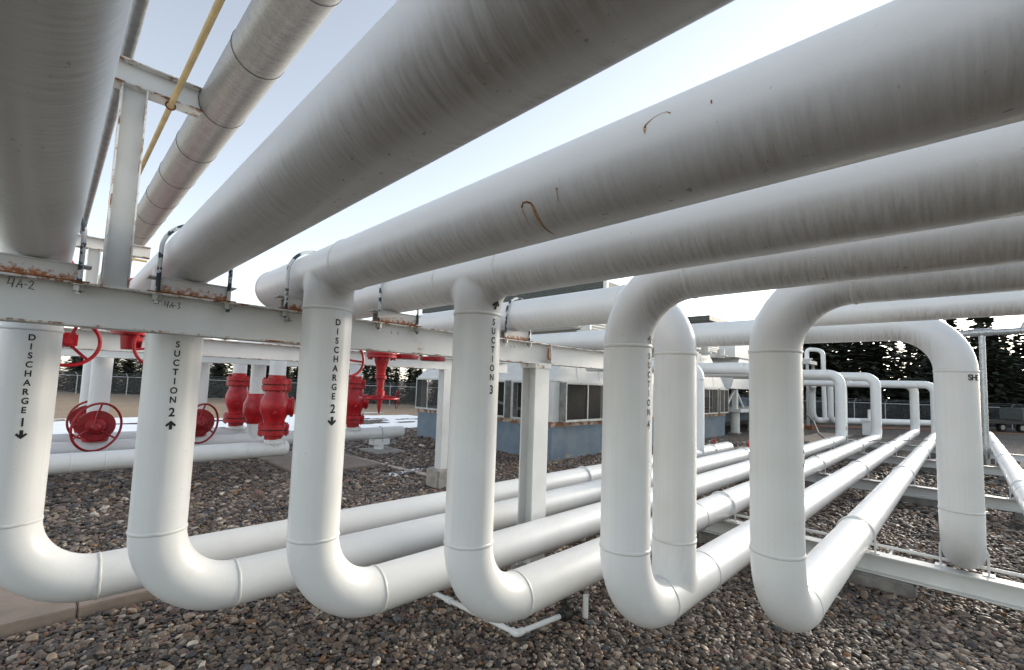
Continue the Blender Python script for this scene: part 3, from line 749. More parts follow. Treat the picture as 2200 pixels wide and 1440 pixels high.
for i, xr in enumerate((9.23, 17.0, 24.6, 31.2)):
    t = thing("low_rack", ["nearest low white rack beam on concrete sleepers", "second low white rack beam on concrete sleepers behind the SHE riser", "third low white rack beam under the far straps", "farthest low white rack beam near the return risers"][i], "pipe rack", (xr, 2, 0), "low rack beams on sleepers")
    ybeg = -2.6; yend = 7.3 if i < 2 else 5.2
    ibeam(t, (xr, ybeg, Z(-2.42)), (xr, yend, Z(-2.42)), .29, .24, .018, 'Y')
    for y0 in ((.60, -.95, 3.3, 5.9) if i == 0 else (.9, -1.2, 3.6, 4.0+i)):
        MB().box(xr-.22, xr+.22, y0-.0 if y0 == .60 else y0-.45, y0+1.0 if y0 == .60 else y0+.45, -.05, Z(-2.712)).build("sleeper", m_concd, t, smooth=False, bevel=.025)
    if i == 0:
        MB().tube((xr+.42, ybeg, Z(-2.40)), (xr+.42, yend, Z(-2.40)), .026, 14).build("conduit_tube", m_far, t)
        for yy in (-1.4, 0.9, 3.0, 5.2): MB().box(xr+.12, xr+.44, yy-.015, yy+.015, Z(-2.436), Z(-2.422)).build("conduit_bracket", m_far, t, smooth=False)
    for y, lab, xe in low:
        if xr > xe: continue
        low_ubolt(xr if y != YSH or i else xr+.12, y, "white U-strap over low pipe of %s at %s low rack" % (lab, words[i]))

# ------------------------------------------------------------------ valves
def flange_pair(t, o, axis, r, th=.055, gap=.014, mat=m_red):
    o = Vector(o); ax = Vector(axis).normalized()
    MB().lathe(o-ax*(gap/2+th), ax, [(0, r-.006), (.006, r), (th-.004, r), (th, r-.004)], 40).build("flange", mat, t)
    MB().lathe(o+ax*(gap/2), ax, [(0, r-.004), (.004, r), (th-.006, r), (th, r-.006)], 40).build("flange", mat, t)
    MB().lathe(o-ax*gap/2, ax, [(.0005, r-.03), (gap-.0005, r-.03)], 32).build("gasket", m_gasket, t)
    bm_ = MB(); ref = Vector((0,0,1)) if abs(ax.z) < .9 else Vector((1,0,0)); u = ax.cross(ref).normalized(); w = ax.cross(u)
    for k in range(14):
        a = 2*PI*k/14; c = o+(u*math.cos(a)+w*math.sin(a))*(r*.86)
        bm_.lathe(c-ax*(th+gap/2+.045), ax, [(0,.022),(2*th+gap+.09,.022)], 6)
    bm_.build("flange_bolts", mat, t, smooth=False, kind="stuff")
def handwheel(t, c, axis, r, mat=m_red, tube=.018, spokes=3, ph=.5, dish=.05):
    c = Vector(c); ax = Vector(axis).normalized(); ref = Vector((0,0,1)) if abs(ax.z) < .9 else Vector((1,0,0)); u = ax.cross(ref).normalized(); w = ax.cross(u)
    hw = bpy.data.objects.new("handwheel", None); C.objects.link(hw); hw.parent = t; hw.location = c-root_loc(t)
    MB().sweep([c+u*(r*math.cos(a))+w*(r*math.sin(a)) for a in np.linspace(0, 2*PI, 49)[:-1]], tube, 10, closed=True).build("rim", mat, hw)
    for k in range(spokes):
        a = ph+2*PI*k/spokes; e = c+(u*math.cos(a)+w*math.sin(a))*r
        MB().sweep([c-ax*dish+(e-c)*.12, c-ax*dish*.8+(e-c)*.5, e], tube*.8, 8).build("spoke", mat, hw)
    MB().lathe(c-ax*(dish+.04), ax, [(0,.05),(.07,.05),(.075,.035),(.11,.03)], 16).build("hub", mat, hw)
def check_valve(x, y, z0, z1, label, r=.27, fl=.42, bell=.40):
    """tall flanged body between z0 and z1 (camera-relative)"""
    t = thing("check_valve", label, "valve", (x, y, 0), "red flanged valves on the back manifold")
    h = z1-z0; zz = lambda f: Z(z0+h*f)
    MB().lathe((x,y,zz(0)), (0,0,1), [(0,.24),(h*.08,.24)], 40).build("hub_neck", m_red, t)
    flange_pair(t, (x,y,zz(.15)), (0,0,1), fl, .135, .03)
    prof = [(0,.29),(.12,.29),(.22,.33),(.34,bell-.02),(.48,bell+.01),(.64,bell),(.76,.36),(.87,.31),(1.0,.30)]
    hb = h*.54; MB().lathe((x,y,zz(.23)), (0,0,1), [(a*hb, b) for a, b in prof], 48).build("body", m_red, t, angle=60)
    MB().lathe((x+.18,y-.05,zz(.50)), (1,-.25,0), [(0,.25),(.22,.25),(.23,.30),(.30,.30),(.31,.2)], 32).build("side_cover", m_red, t)
    MB().lathe((x-.10,y-.30,zz(.42)), (-.25,-1,0), [(0,.06),(.13,.055),(.14,.03)], 14).build("boss", m_red, t)
    flange_pair(t, (x,y,zz(.85)), (0,0,1), fl*.95, .145, .03)
    MB().lathe((x,y,zz(.93)), (0,0,1), [(0,.24),(h*.07,.235)], 40).build("hub_neck", m_red, t)
    return t
def ball_valve(x, y, z0, z1, label, r=.36):
    t = thing("ball_valve", label, "valve", (x, y, 0), "red flanged valves on the back manifold")
    h = z1-z0; zm = Z((z0+z1)/2)
    MB().lathe((x,y,Z(z0)), (0,0,1), [(0,.25),(h*.12,.26),(h*.2,.31),(h*.35,r),(h*.65,r),(h*.8,.32),(h*.88,.29),(h,.29)], 48).build("body", m_reddk if r < .3 else m_red, t, angle=50)
    MB().lathe((x+r*.6,y-.05,zm), (1,-.15,0), [(0,.27),(.22,.27),(.24,.2),(.34,.18)], 28).build("trunnion_cover", m_red, t)
    return t
def back_line(y, x0, x1, label, welds=(), capend=True, elbow=False):
    t = thing("manifold_pipe", label, "pipe", (x0, y, 0), "low pipes of the back manifold")
    pipe(t, "lower_pipe", (x0, y, ZL), (x1, y, ZL), m_far, nsub=2)
    if capend: cap(t, (x1, y, ZL), (1,0,0), m_far)
    for w in welds: weld(t, (w, y, ZL), (1,0,0), mat=m_far)
    return t
Y1, Y2, Y3 = 14.8, 17.1, 19.25
l1 = back_line(Y1, -9, 5.25, "nearest white low manifold pipe behind the red check valve", (.55, 1.15, 2.9, 4.2, 5.2))
l2 = back_line(Y2, -9, 10.75, "white low manifold pipe with a capped end on a short pedestal", (2.9, 8.0, 10.6))
l3 = back_line(Y3, -9, 5.6, "farthest white low manifold pipe beside the snow", (3.4,))
def stub(t, x, y, z0, z1, mat=m_far, name="branch_riser", r=R): return pipe(t, name, (x,y,Z(z0)), (x,y,Z(z1)), mat, r, 32)
ztop = -2.17
stub(l1, 4.93, Y1, ztop, -1.885); stub(l2, 5.05, Y2, ztop, -1.62); stub(l3, 5.08, Y3, ztop, -1.90); stub(l2, 8.6, Y2, ztop, -1.90)
for l, x, y in ((l1, 4.93, Y1), (l3, 5.08, Y3), (l2, 8.6, Y2)): MB().lathe((x,y,Z(-1.99)), (0,0,1), [(0,.30),(.05,.27),(.12,.235)], 32).build("weldolet", m_far, l)
check_valve(4.90, Y1, -1.885, .02, "largest red flanged check valve left of the DISCHARGE 2 riser")
check_valve(5.05, Y3, -1.89, .05, "red flanged check valve just right of the SUCTION 2 riser")
t = check_valve(8.55, Y2, -1.89, .09, "red flanged valve right of the DISCHARGE 2 riser with a side handwheel")
MB().tube((8.85, Y2-.1, Z(-.72)), (9.75, Y2-.9, Z(-.74)), .07, 16).build("stem_housing", m_red, t)
handwheel(t, (9.85, Y2-1.0, Z(-.78)), (1,-.9,0), .36, m_reddk, .016)
ball_valve(5.05, Y2, -1.62, -.62, "dark red ball valve between the two red check valves", .38)
# risers and headers above the manifold valves
t = thing("manifold_header", "white risers and header above the red check valves", "pipe", (4.9, Y1, 0))
for x, y, z in ((4.90, Y1, .02), (5.05, Y2, -.62), (5.05, Y3, .05)): stub(t, x, y, z, .80, name="riser")
pipe(t, "header", (4.98, 13.6, ZO), (4.98, 20.5, ZO), m_far, nsub=2); cap(t, (4.98, 13.6, ZO), (0,-1,0), m_far); cap(t, (4.98, 20.5, ZO), (0,1,0), m_far)
for x, y in ((4.92, Y1), (5.03, Y2), (5.03, Y3)): tee_neck(t, x, y, ZO, Z(.70), m_far)
t = thing("manifold_riser", "white riser above the red valve right of DISCHARGE 2", "pipe", (8.55, Y2, 0))
stub(t, 8.55, Y2, .09, 1.5, name="riser"); cap(t, (8.55, Y2, Z(1.5)), (0,0,1), m_far)
# two gate valves with big handwheels on the left
def gate_valve(x, y, label, lab2, wr=.62):
    t = thing("gate_valve", label, "valve", (x, y, 0), "red gate valves with big handwheels")
    MB().lathe((x,y,Z(-1.95)), (0,0,1), [(0,.27),(.12,.30),(.22,.35),(.42,.36),(.55,.31),(.60,.25),(.75,.245)], 40).build("body", m_red, t, angle=50)
    d = Vector((-.06,-1,-.03)).normalized(); o = Vector((x,y,Z(-1.48)))
    MB().lathe(o+d*.30, d, [(0,.36),(.10,.37),(.11,.40),(.18,.40),(.19,.24),(.34,.20),(.36,.12),(.62,.09),(.64,.06),(.72,.05)], 36).build("bonnet", m_reddk, t)
    b_ = MB(); u = d.cross(Vector((0,0,1))).normalized(); w = d.cross(u)
    for k in range(10):
        a = 2*PI*k/10; b_.lathe(o+d*.46+(u*math.cos(a)+w*math.sin(a))*.34, d, [(0,.035),(.06,.035)], 6)
    b_.build("bonnet_bolts", m_reddk, t, smooth=False, kind="stuff")
    handwheel(t, Vector((x-.03, y-.85, Z(-1.50))), Vector((.55,-.8,-.05)), wr, m_reddk, .030, 3, .45, .10)
    r_ = thing("valve_riser", lab2, "pipe", (x, y, 0)); stub(r_, x, y, -1.20, 1.10, name="riser"); cap(r_, (x, y, Z(1.10)), (0,0,1), m_far)
gate_valve(1.07, Y2, "red gate valve with big spoked handwheel facing the camera, left of SUCTION 2", "white riser on the front left gate valve")
gate_valve(1.00, Y3+.3, "red gate valve half hidden behind the front left gate valve", "white riser on the half hidden left gate valve", .55)
gate_valve(3.42, Y2+.1, "red gate valve with handwheel half hidden by the SUCTION 2 riser", "white riser above the gate valve right of SUCTION 2", .58)
# valves in the overhead lines A, B and D, their wheels hanging below
def line_valve(x, y0, label, r=.31, wx=.05, wz=.305, wr=.27):
    t = thing("line_valve", label, "valve", (x, y0, ZO), "red valves in the overhead lines")
    flange_pair(t, (x, y0, ZO), (0,1,0), r)
    MB().lathe((x, y0+.06, ZO), (0,1,0), [(0,.245),(.06,.25),(.18,.29),(.55,.30),(.80,.27),(.95,.245)], 40).build("body", m_red, t, angle=50)
    flange_pair(t, (x, y0+1.07, ZO), (0,1,0), r)
    MB().lathe((x, y0+.45, ZO-.30), (0,0,-1), [(0,.20),(.12,.20),(.13,.26),(.20,.26),(.21,.14),(.42,.12)], 28).build("bonnet", m_red, t)
    MB().box(x+wx-.09, x+wx+.09, y0+.22, y0+.45, Z(wz-.05), Z(wz+.12)).build("gearbox", m_red, t, smooth=False, bevel=.02)
    MB().tube((x+wx, y0+.3, Z(wz+.01)), (x+wx, y0-.02, Z(wz)), .025, 12).build("input_shaft", m_red, t)
    handwheel(t, (x+wx, y0-.05, Z(wz)), (.05,-1,.1), wr, m_red, .020, 3, .2, .06)
    pipe(t, "pipe_spool", (x, y0+1.13, ZO), (x, y0+4.2, ZO), m_far, nsub=2); cap(t, (x, y0+4.2, ZO), (0,1,0), m_far)
line_valve(XA, 7.21, "red valve and handwheel on the leftmost overhead line, just right of DISCHARGE 1", wx=.28)
pipe([o for o in bpy.data.objects if o.parent is None and o.get('label','').endswith('lettered SUCTION 2')][0], 'overhead_pipe', (XB, 7.001, ZO), (XB, 8.44, ZO), m_over)
line_valve(XB, 8.5, "red valve and handwheel on the SUCTION 2 overhead line, left of its riser", wx=.30, wz=.37, wr=.32)
def hang_valve(x, y, label, wheel_front=True):
    t = thing("hanging_valve", label, "valve", (x, y, 0), "red valves hanging below the overhead lines")
    pipe(t, "neck", (x, y, ZO-R*.9), (x, y, Z(.62)), m_far, .14, 28)
    flange_pair(t, (x,y,Z(.545)), (0,0,1), .33)
    MB().lathe((x,y,Z(.48)), (0,0,-1), [(0,.16),(.10,.15),(.22,.105),(.38,.10),(.40,.13),(.46,.13),(.48,.09),(.72,.075),(.74,.10),(.84,.10),(.86,.05),(1.0,.05)], 24).build("bonnet", m_red, t)
    if wheel_front: handwheel(t, (x, y, Z(-.42)), (0,0,-1), .42, m_red, .018, 4, .3, .06)
    MB().lathe((x,y,Z(-.42)), (0,0,-1), [(0,.07),(.12,.06),(.34,.015)], 14).build("stem_tip", m_reddk, t)
hang_valve(5.25, 9.3, "red valve hanging stem-down with a flat handwheel left of SUCTION 3")
t = thing("line_valve", "red valve wheel peeking out right of the DISCHARGE 2 riser", "valve", (3.2, 6.9, 0), "red valves in the overhead lines")
MB().box(3.05, 3.35, 7.0, 7.3, Z(.36), Z(.60)).build("gearbox", m_red, t, smooth=False, bevel=.02)
MB().lathe((3.2, 7.15, Z(.60)), (0,0,1), [(0,.2),(.2,.2)], 28).build("bonnet", m_red, t)
MB().tube((3.2, 7.05, Z(.38)), (3.2, 6.72, Z(.32)), .025, 12).build("input_shaft", m_red, t)
handwheel(t, (3.2, 6.68, Z(.30)), (.1,-1,.15), .27, m_red, .020, 3, .9, .06)
# flanges lying under the near beam further right
for k, (x, lab) in enumerate(((5.9, "red blind flange seen from below left of SUCTION 3"), (6.7, "second red blind flange seen from below beside SUCTION 3"))):
    t = thing("blind_flange", lab, "flange", (x, 9.4, 0), "red blind flanges under the second rack")
    MB().lathe((x, 9.4, Z(.50)), (0,0,1), [(0,.30),(.05,.31),(.10,.31)], 32).build("disc", m_reddk, t); pipe(t, "neck", (x, 9.4, Z(.60)), (x, 9.4, Z(1.1)), m_far, .12, 20)

# pedestal with clamp under the capped manifold pipe
t = thing("pipe_pedestal", "small white pipe pedestal on a concrete slab under the capped pipe end", "pedestal", (9.75, Y2, 0))
MB().box(9.1, 10.4, Y2-1.0, Y2+.5, 0, .10).build("slab", m_conc, t, smooth=False, bevel=.02)
MB().lathe((9.75, Y2, .10), (0,0,1), [(0,.2),(.18,.2)], 24).build("post", m_far, t)
MB().box(9.4, 10.1, Y2-.22, Y2+.22, .28, Z(-2.405)).build("saddle_block", m_far, t, smooth=False, bevel=.01)
MB().sweep([(9.75, Y2-.255, .4), (9.75, Y2-.245, ZL)]+[(9.75, Y2-.245*math.cos(a), ZL+.245*math.sin(a)) for a in np.linspace(0, PI, 17)[1:]]+[(9.75, Y2+.25, .4)], .014, 8).build("strap", m_winframe, t)
# pipe lying on the gravel
t = thing("ground_conduit", "thin worn white pipe lying on the gravel left of SUCTION 3", "conduit", (8.2, 13, 0))
MB().sweep([(7.6,17.6,.05),(7.95,16.1,.05),(8.15,14.2,.06),(8.35,12.3,.05),(8.5,10.8,.06),(8.6,9.6,.05)], .055, 10).build("tube", m_rope, t)
# drain line under SUCTION 3
t = thing("drain_line", "small white drain pipe with elbow and black valve lying under SUCTION 3", "pipe", (3.9, 3.8, 0))
a, b, c = Vector((3.78,5.6,.13)), Vector((3.93,3.66,.13)), Vector((4.62,3.58,.13))
MB().sweep([a, b+Vector((-.005,.06,0))], .030, 16).build("tube", m_low, t)
MB().sweep([b+Vector((0,.08,0)), b+Vector((0,.03,0)), b+Vector((.012,.008,0)), b+Vector((.04,0,0)), b+Vector((.09,0,0))], .042, 16).build("elbow", m_low, t)
MB().sweep([b+Vector((.06,0,0)), c], .030, 16).build("tube", m_low, t)
MB().lathe((3.845,4.75,.13), (-.08,1,0), [(0,.042),(.09,.042)], 16).build("coupling", m_low, t)
v = bpy.data.objects.new("drain_valve", None); C.objects.link(v); v.parent = t; v.location = c-t.location
MB().lathe(c-Vector((.03,0,0)), (1,-.1,0), [(0,.05),(.05,.05),(.06,.075),(.15,.08),(.16,.05),(.22,.05)], 20).build("body", m_black, v)
MB().lathe(c+Vector((.08,0,.02)), (0,0,1), [(0,.05),(.10,.045),(.11,.02),(.16,.02)], 14).build("bonnet", m_black, v)
MB().obox(c+Vector((.0,.05,.16)), c+Vector((.30,-.03,.15)), .03, .012).build("lever", m_black, v)
MB().tube((4.98, 3.48, .0), (4.98, 3.48, .30), .035, 14).build("riser_stub", m_low, t)

# ------------------------------------------------------------------ slabs
def slab(name, x0, x1, y0, y1, h, joints, label):
    t = thing(name, label, "slab", ((x0+x1)/2, y0, 0)); e = [x0]+list(joints)+[x1]
    for i in range(len(e)-1): MB().box(e[i]+.004, e[i+1]-.004, y0, y1, -.05, h).build("slab_panel", m_conc2, t, smooth=False, bevel=.012)
m_conc2 = mat_simple("slab_concrete", (.27,.215,.175), .85, 0, .2, 2.5, .4)
slab("concrete_slab", -5.0, 2.3, 7.50, 9.35, .13, (-2.0, .47), "low concrete slab under the leftmost pipe elbow")
slab("concrete_slab", 5.36, 8.2, 14.0, 18.3, .10, (), "concrete slab at the end of the nearest manifold pipe")
slab("concrete_slab", 29.0, 41.5, 5.9, 7.9, .06, (33, 37), "long grey concrete walkway behind the low pipes at right")
slab("concrete_slab", 17.5, 26.5, 7.0, 8.6, .05, (20.5, 23.5), "grey concrete walkway behind the capped low pipe end")
# ------------------------------------------------------------------ air coolers beyond the racks
ZB, ZW0, ZW1 = Z(-1.62), Z(-1.40), Z(.12)
def window_unit(t, face, a0, a1, pos, out=.30, mull=1):
    """screened box window; face 'S' (plane y=pos, outwards -Y) or 'W' (plane x=pos, outwards -X) or 'N','E'"""
    w = bpy.data.objects.new("window", None); C.objects.link(w); w.parent = t
    def bx(u0, u1, d0, d1, z0, z1):      # u along the face, d = distance out of it
        if face == 'S': return (u0, u1, pos-d1, pos-d0, z0, z1)
        if face == 'N': return (u0, u1, pos+d0, pos+d1, z0, z1)
        if face == 'W': return (pos-d1, pos-d0, u0, u1, z0, z1)
        return (pos+d0, pos+d1, u0, u1, z0, z1)
    f = .055
    mb = MB(); mb.box(*bx(a0, a1, out-.03, out+.02, ZW1-f, ZW1)); mb.box(*bx(a0, a1, out-.03, out+.03, ZW0, ZW0+f))
    mb.box(*bx(a0, a0+f, out-.03, out+.018, ZW0+f, ZW1-f)); mb.box(*bx(a1-f, a1, out-.03, out+.018, ZW0+f, ZW1-f))
    mb.build("frame", m_winframe, w, smooth=False)
    MB().box(*bx(a0-.025, a0-.002, 0, out, ZW0, ZW1)).build("side_panel", m_sidepan, w, smooth=False)
    MB().box(*bx(a1+.002, a1+.025, 0, out, ZW0, ZW1)).build("side_panel", m_sidepan, w, smooth=False)
    MB().box(*bx(a0-.02, a1+.02, 0, out+.025, ZW0-.03, ZW0-.002)).build("sill", m_winframe, w, smooth=False)
    MB().box(*bx(a0-.02, a1+.02, 0, out+.03, ZW1+.002, ZW1+.03)).build("lintel", m_bpaint, w, smooth=False)
    for k in range(mull):
        c = a0+(a1-a0)*(k+1)/(mull+1); MB().box(*bx(c-.028, c+.028, out-.025, out+.012, ZW0+f, ZW1-f)).build("mullion", m_winframe, w, smooth=False)
    q = bx(a0+f, a1-f, out-.012, out-.010, ZW0+f, ZW1-f)
    if face in 'SN': vs = [(q[0],q[2],q[4]),(q[1],q[2],q[4]),(q[1],q[2],q[5]),(q[0],q[2],q[5])]
    else: vs = [(q[0],q[2],q[4]),(q[0],q[3],q[4]),(q[0],q[3],q[5]),(q[0],q[2],q[5])]
    MB().add(vs, [(0,1,2,3)]).build("screen", m_screen, w, smooth=False)
def cooler(x0, x1, y0, y1, label, swin, wwin, wslope=2.2):
    t = thing("air_cooler", label, "cooler", (x0, y0, 0), "white air coolers on blue bases")
    th = .18
    for b in ((x0,x1,y0,y0+th), (x0,x1,y1-th,y1)): MB().box(*b, -.05, ZB).build("base_wall", m_blue, t, smooth=False)
    for b in ((x0,x0+th,y0+th+.002,y1-th-.002), (x1-th,x1,y0+th+.002,y1-th-.002)): MB().box(*b, -.05, ZB).build("base_wall", m_blue, t, smooth=False)
    e = .035
    for b in ((x0-e,x1+e,y0-e,y0+.15), (x0-e,x1+e,y1-.15,y1+e)): MB().box(*b, ZB+.001, ZW0-.035).build("sill_beam", m_trim, t, smooth=False)
    for b in ((x0-e,x0+.15,y0+.152,y1-.152), (x1-.15,x1+e,y0+.152,y1-.152)): MB().box(*b, ZB+.002, ZW0-.036).build("sill_beam", m_trim, t, smooth=False)
    for cx in (x0+.07, x1-.07):
        for cy in (y0+.07, y1-.07): MB().box(cx-.075, cx+.075, cy-.075, cy+.075, ZW0-.03, ZW1+.03).build("corner_post", m_bpaint, t, smooth=False)
    gaps = []
    for a0, a1 in swin: window_unit(t, 'S', a0, a1, y0)
    for a0, a1 in swin: window_unit(t, 'N', a0, a1, y1)
    for a0, a1 in wwin: window_unit(t, 'W', a0, a1, x0); window_unit(t, 'E', a0, a1, x1)
    def fill(ws, lo, hi, fn):
        c = lo
        for a0, a1 in list(ws)+[(hi, hi)]:
            if a0-c > .05: fn(c, a0-.03)
            c = a1+.03
    fill(swin, x0+.15, x1-.15, lambda a, b: [MB().box(a, b, yy, yy+.08, ZW0-.03, ZW1+.02).build("wall_panel", m_bpaint, t, smooth=False) for yy in (y0, y1-.08)])
    fill(wwin, y0+.15, y1-.15, lambda a, b: [MB().box(xx, xx+.08, a, b, ZW0-.03, ZW1+.02).build("wall_panel", m_bpaint, t, smooth=False) for xx in (x0, x1-.08)])
    # eaves rail, duct-like hood (straight front, sloping ends), plenum and deck
    zb = ZW1+.035
    MB().box(x0-.05, x1+.05, y0-.05, y1+.05, zb, zb+.10).build("eaves_rail", m_bpaint, t, smooth=False, bevel=.01)
    zh = zb+.101; zt = zh+wslope
    MB().add([(x0,y0,zh),(x1,y0,zh),(x1,y1,zh),(x0,y1,zh),(x0+wslope,y0+.25,zt),(x1-wslope,y0+.25,zt),(x1-wslope,y1-.25,zt),(x0+wslope,y1-.25,zt)],
             [(0,1,2,3),(0,4,5,1),(1,5,6,2),(2,6,7,3),(3,7,4,0),(4,7,6,5)]).build("hood", m_bpaint, t, smooth=False)
    for k in range(1, int((x1-x0)/1.6)):        # joints of the hood sheets
        xx = x0+k*1.6; f = min(1, (xx-x0)/wslope, (x1-xx)/wslope)
        MB().obox((xx, y0-.004, zh+.01), (xx, y0+.25*f-.004, zh+wslope*f-.01), .05, .012, (0,-1,.1)).build("hood_rib", m_bpaint, t, smooth=False)
    zd = Z(3.62)
    MB().box(x0+.9, x1-.9, y0+.1, y1-.1, zt+.002, zd).build("plenum", m_bpaint, t, smooth=False)
    nz = 9
    for k in range(nz):
        zz = zt+.08+(zd-zt-.16)*k/(nz-1); MB().box(x0+.88, x1-.88, y0+.05, y0+.098, zz-.03, zz+.03).build("plenum_rib", m_bpaint, t, smooth=False)
    for k in range(3):
        xx = x0+1.6+(x1-x0-3.2)*k/2
        MB().lathe((xx, y0-.35, zt-.35), (0,0,1), [(0,.2),(.10,.2),(.11,.36),(.19,.36),(.20,.22),(.55,.22)], 24).build("nozzle", m_bpaint, t)
    xd = x0+4.6
    for nm, b in (("deck_edge", (x0+.1,x0+.18,9.25,y1+.2)), ("deck_edge", (xd-.18,xd-.1,9.25,y1+.2)), ("deck_edge", (x0+.181,xd-.181,9.25,9.33))):
        MB().box(*b, zd+.001, zd+.26).build(nm, m_dark, t, smooth=False)
    for k in range(3): MB().box(x0+.06, x0+.098, 9.25, y1+.2, zd+.03+k*.08, zd+.06+k*.08).build("deck_louvre", m_dark, t, smooth=False)
    MB().box(x0+.181, xd-.181, 9.331, y1+.2, zd+.06, zd+.09).build("deck_grating", m_dark, t, smooth=False)
    if x0 < 20: MB().box(x0+.02, x0+.16, 9.1, 9.24, Z(3.45), Z(4.15)).build("deck_post", m_bpaint, t, smooth=False)
    # fan gear inside, around an added dark core
    for k in range(2):
        cx = x0+(x1-x0)*(.3+.4*k); cy = (y0+y1)/2
        MB().box(cx-.5, cx+.5, cy-.4, cy+.4, ZW0+.2, ZW0+.75).build("fan_motor", m_interior, t, smooth=False, bevel=.05)
        MB().tube((cx, cy, 0), (cx, cy, ZW1), .12, 16).build("fan_shaft", m_interior, t)
    MB().box(x0+1.5, x1-1.5, y0+1.6, y1-1.6, .05, ZW1-.05).build("dark_core", m_interior, t, smooth=False)  # near-black box added so the interior looks dark through the screens
    for a, b in (((x0+.4,y0+.6),(x0+.4,y1-.6)), ((x1-.4,y0+.6),(x1-.4,y1-.6))): MB().obox((*a, ZW0+.1), (*b, ZW1-.1), .1, .1).build("brace", m_sidepan, t, smooth=False)
    MB().box(x0+.2, x1-.2, y0+.2, y1-.2, .01, .04).build("floor_pan", m_interior, t, smooth=False)
    return t
cooler(13.9, 22.6, 11.45, 20.6, "nearest white air cooler with box windows on a stained blue base", [(14.35,17.3),(17.7,20.6)], [(12.0,13.38),(13.79,16.1),(16.5,18.0),(18.35,20.4)])
cooler(23.6, 31.9, 11.45, 20.6, "second white air cooler on a blue base beyond the nearest one", [(24.0,26.9),(27.2,29.9),(30.2,31.7)], [(12.0,14.5),(15,17.5),(18,20)])
# third unit standing on open legs
t = thing("air_cooler", "third white air cooler raised on open white legs with cross braces", "cooler", (34, 11.5, 0), "white air coolers on open legs")
for x in (33.95, 37.6, 41.2):
    for y in (11.5, 15.0, 18.5):
        MB().box(x-.32, x+.32, y-.32, y+.32, -.02, .08).build("leg_footing", m_conc, t, smooth=False)
        MB().lathe((x,y,.08), (0,0,1), [(0,.30),(1.42,.30)], 20).build("leg", m_bpaint, t)
        MB().box(x-.16, x+.16, y-.16, y+.16, Z(-1.20), Z(.18)).build("upright", m_bpaint, t, smooth=False)
MB().box(33.3, 42, 10.9, 19.2, Z(-1.42), Z(-1.20)).build("platform", m_bpaint, t, smooth=False)
for x in (33.95, 37.6): MB().obox((x+.2,11.5,Z(.1)), (x+1.7,11.5,Z(-1.15)), .10, .10).build("brace", m_bpaint, t, smooth=False)
MB().obox((32.4,11.5,Z(-.9)), (33.8,11.5,Z(.1)), .12, .12).build("brace", m_bpaint, t, smooth=False)
zh = Z(.19); MB().add([(32.3,11.2,zh),(42,11.2,zh),(42,19.5,zh),(32.3,19.5,zh),(34.6,11.4,zh+2.2),(42,11.4,zh+2.2),(42,19.3,zh+2.2),(34.6,19.3,zh+2.2)], [(0,1,2,3),(0,4,5,1),(1,5,6,2),(2,6,7,3),(3,7,4,0),(4,7,6,5)]).build("hood", m_bpaint, t, smooth=False)
MB().box(33.4, 42, 11.3, 19.4, zh+2.201, Z(3.6)).build("plenum", m_bpaint, t, smooth=False)
m_tank = mat_simple("blue_grey_skid", (.15,.20,.25), .6, 0, .25, 2)
t = thing("equipment_skid", "blue-grey equipment skid under the raised third air cooler", "skid", (39, 14, 0))
MB().box(35, 44, 13.2, 17.5, .55, 2.4).build("housing", m_tank, t, smooth=False, bevel=.04); MB().box(34.8, 44.2, 13.0, 17.7, .30, .549).build("skid_base", m_black, t, smooth=False)
for x in (36, 38, 40, 42): MB().box(x, x+1.2, 13.12, 13.198, .9, 2.2).build("door_panel", m_tank, t, smooth=False, bevel=.01)
for x in (35.3, 39.5, 43.5): MB().box(x, x+.5, 13.5, 17.2, 0, .299).build("skid_foot", m_concd, t, smooth=False)

# ------------------------------------------------------------------ small bits round the low pipes at right
t = thing("station_skid", "grey steel fan frame with white loop pipes at the yard's far end", "skid", (45.6, 10.2, 0))
for x in (44.6, 46.6):
    for y in (9.35, 11.2): MB().box(x-.09, x+.09, y-.09, y+.09, .12, Z(2.5)).build("post", m_galv, t, smooth=False)
MB().box(44.3, 46.9, 9.1, 11.5, Z(2.5), Z(2.8)).build("top_frame", m_winframe, t, smooth=False); MB().box(44.3, 46.9, 9.1, 11.5, Z(1.1), Z(1.5)).build("mid_frame", m_sidepan, t, smooth=False)
MB().box(44.2, 47.0, 9.0, 11.6, 0, .30).build("skid_rail", mat_rusty, t, smooth=False)
for y in (9.5, 10.4): MB().lathe((45.2,y,Z(2.8)), (0,0,1), [(0,.28),(.1,.28),(.11,.42),(.2,.42)], 20).build("nozzle", m_far, t)
def poly_pipe(t, pts, r, mat, name="tube", seg=16, b=.5):
    pts = [Vector(p) for p in pts]; out = [pts[0]]
    for i in range(1, len(pts)-1):
        a = (pts[i-1]-pts[i]).normalized(); c = (pts[i+1]-pts[i]).normalized(); bb = min(b, (pts[i-1]-pts[i]).length*.45, (pts[i+1]-pts[i]).length*.45)
        p0 = pts[i]+a*bb; p1 = pts[i]+c*bb
        for k in range(7):
            u = k/6; out.append(p0*(1-u)**2 + pts[i]*(2*u*(1-u)) + p1*u**2)
    out.append(pts[-1]); return MB().sweep(out, r, seg).build(name, mat, t)
poly_pipe(t, [(45.2,9.5,Z(2.95)),(45.2,9.5,Z(3.8)),(45.8,8.45,Z(3.7)),(45.8,8.45,Z(1.0)),(45.8,8.4,Z(-2.0))], .17, m_far, "loop_pipe")
t = thing("low_pipe", "white pipe running low along the far end of the yard with upturned ends", "pipe", (48.6, 9.9, 0))
poly_pipe(t, [(45.0,9.0,Z(.8)),(46.6,9.45,Z(.6)),(46.6,9.45,Z(-2.25)),(48.65,8.6,Z(-2.25)),(60.0,-.2,Z(-2.25))], .26, m_far, b=.9)
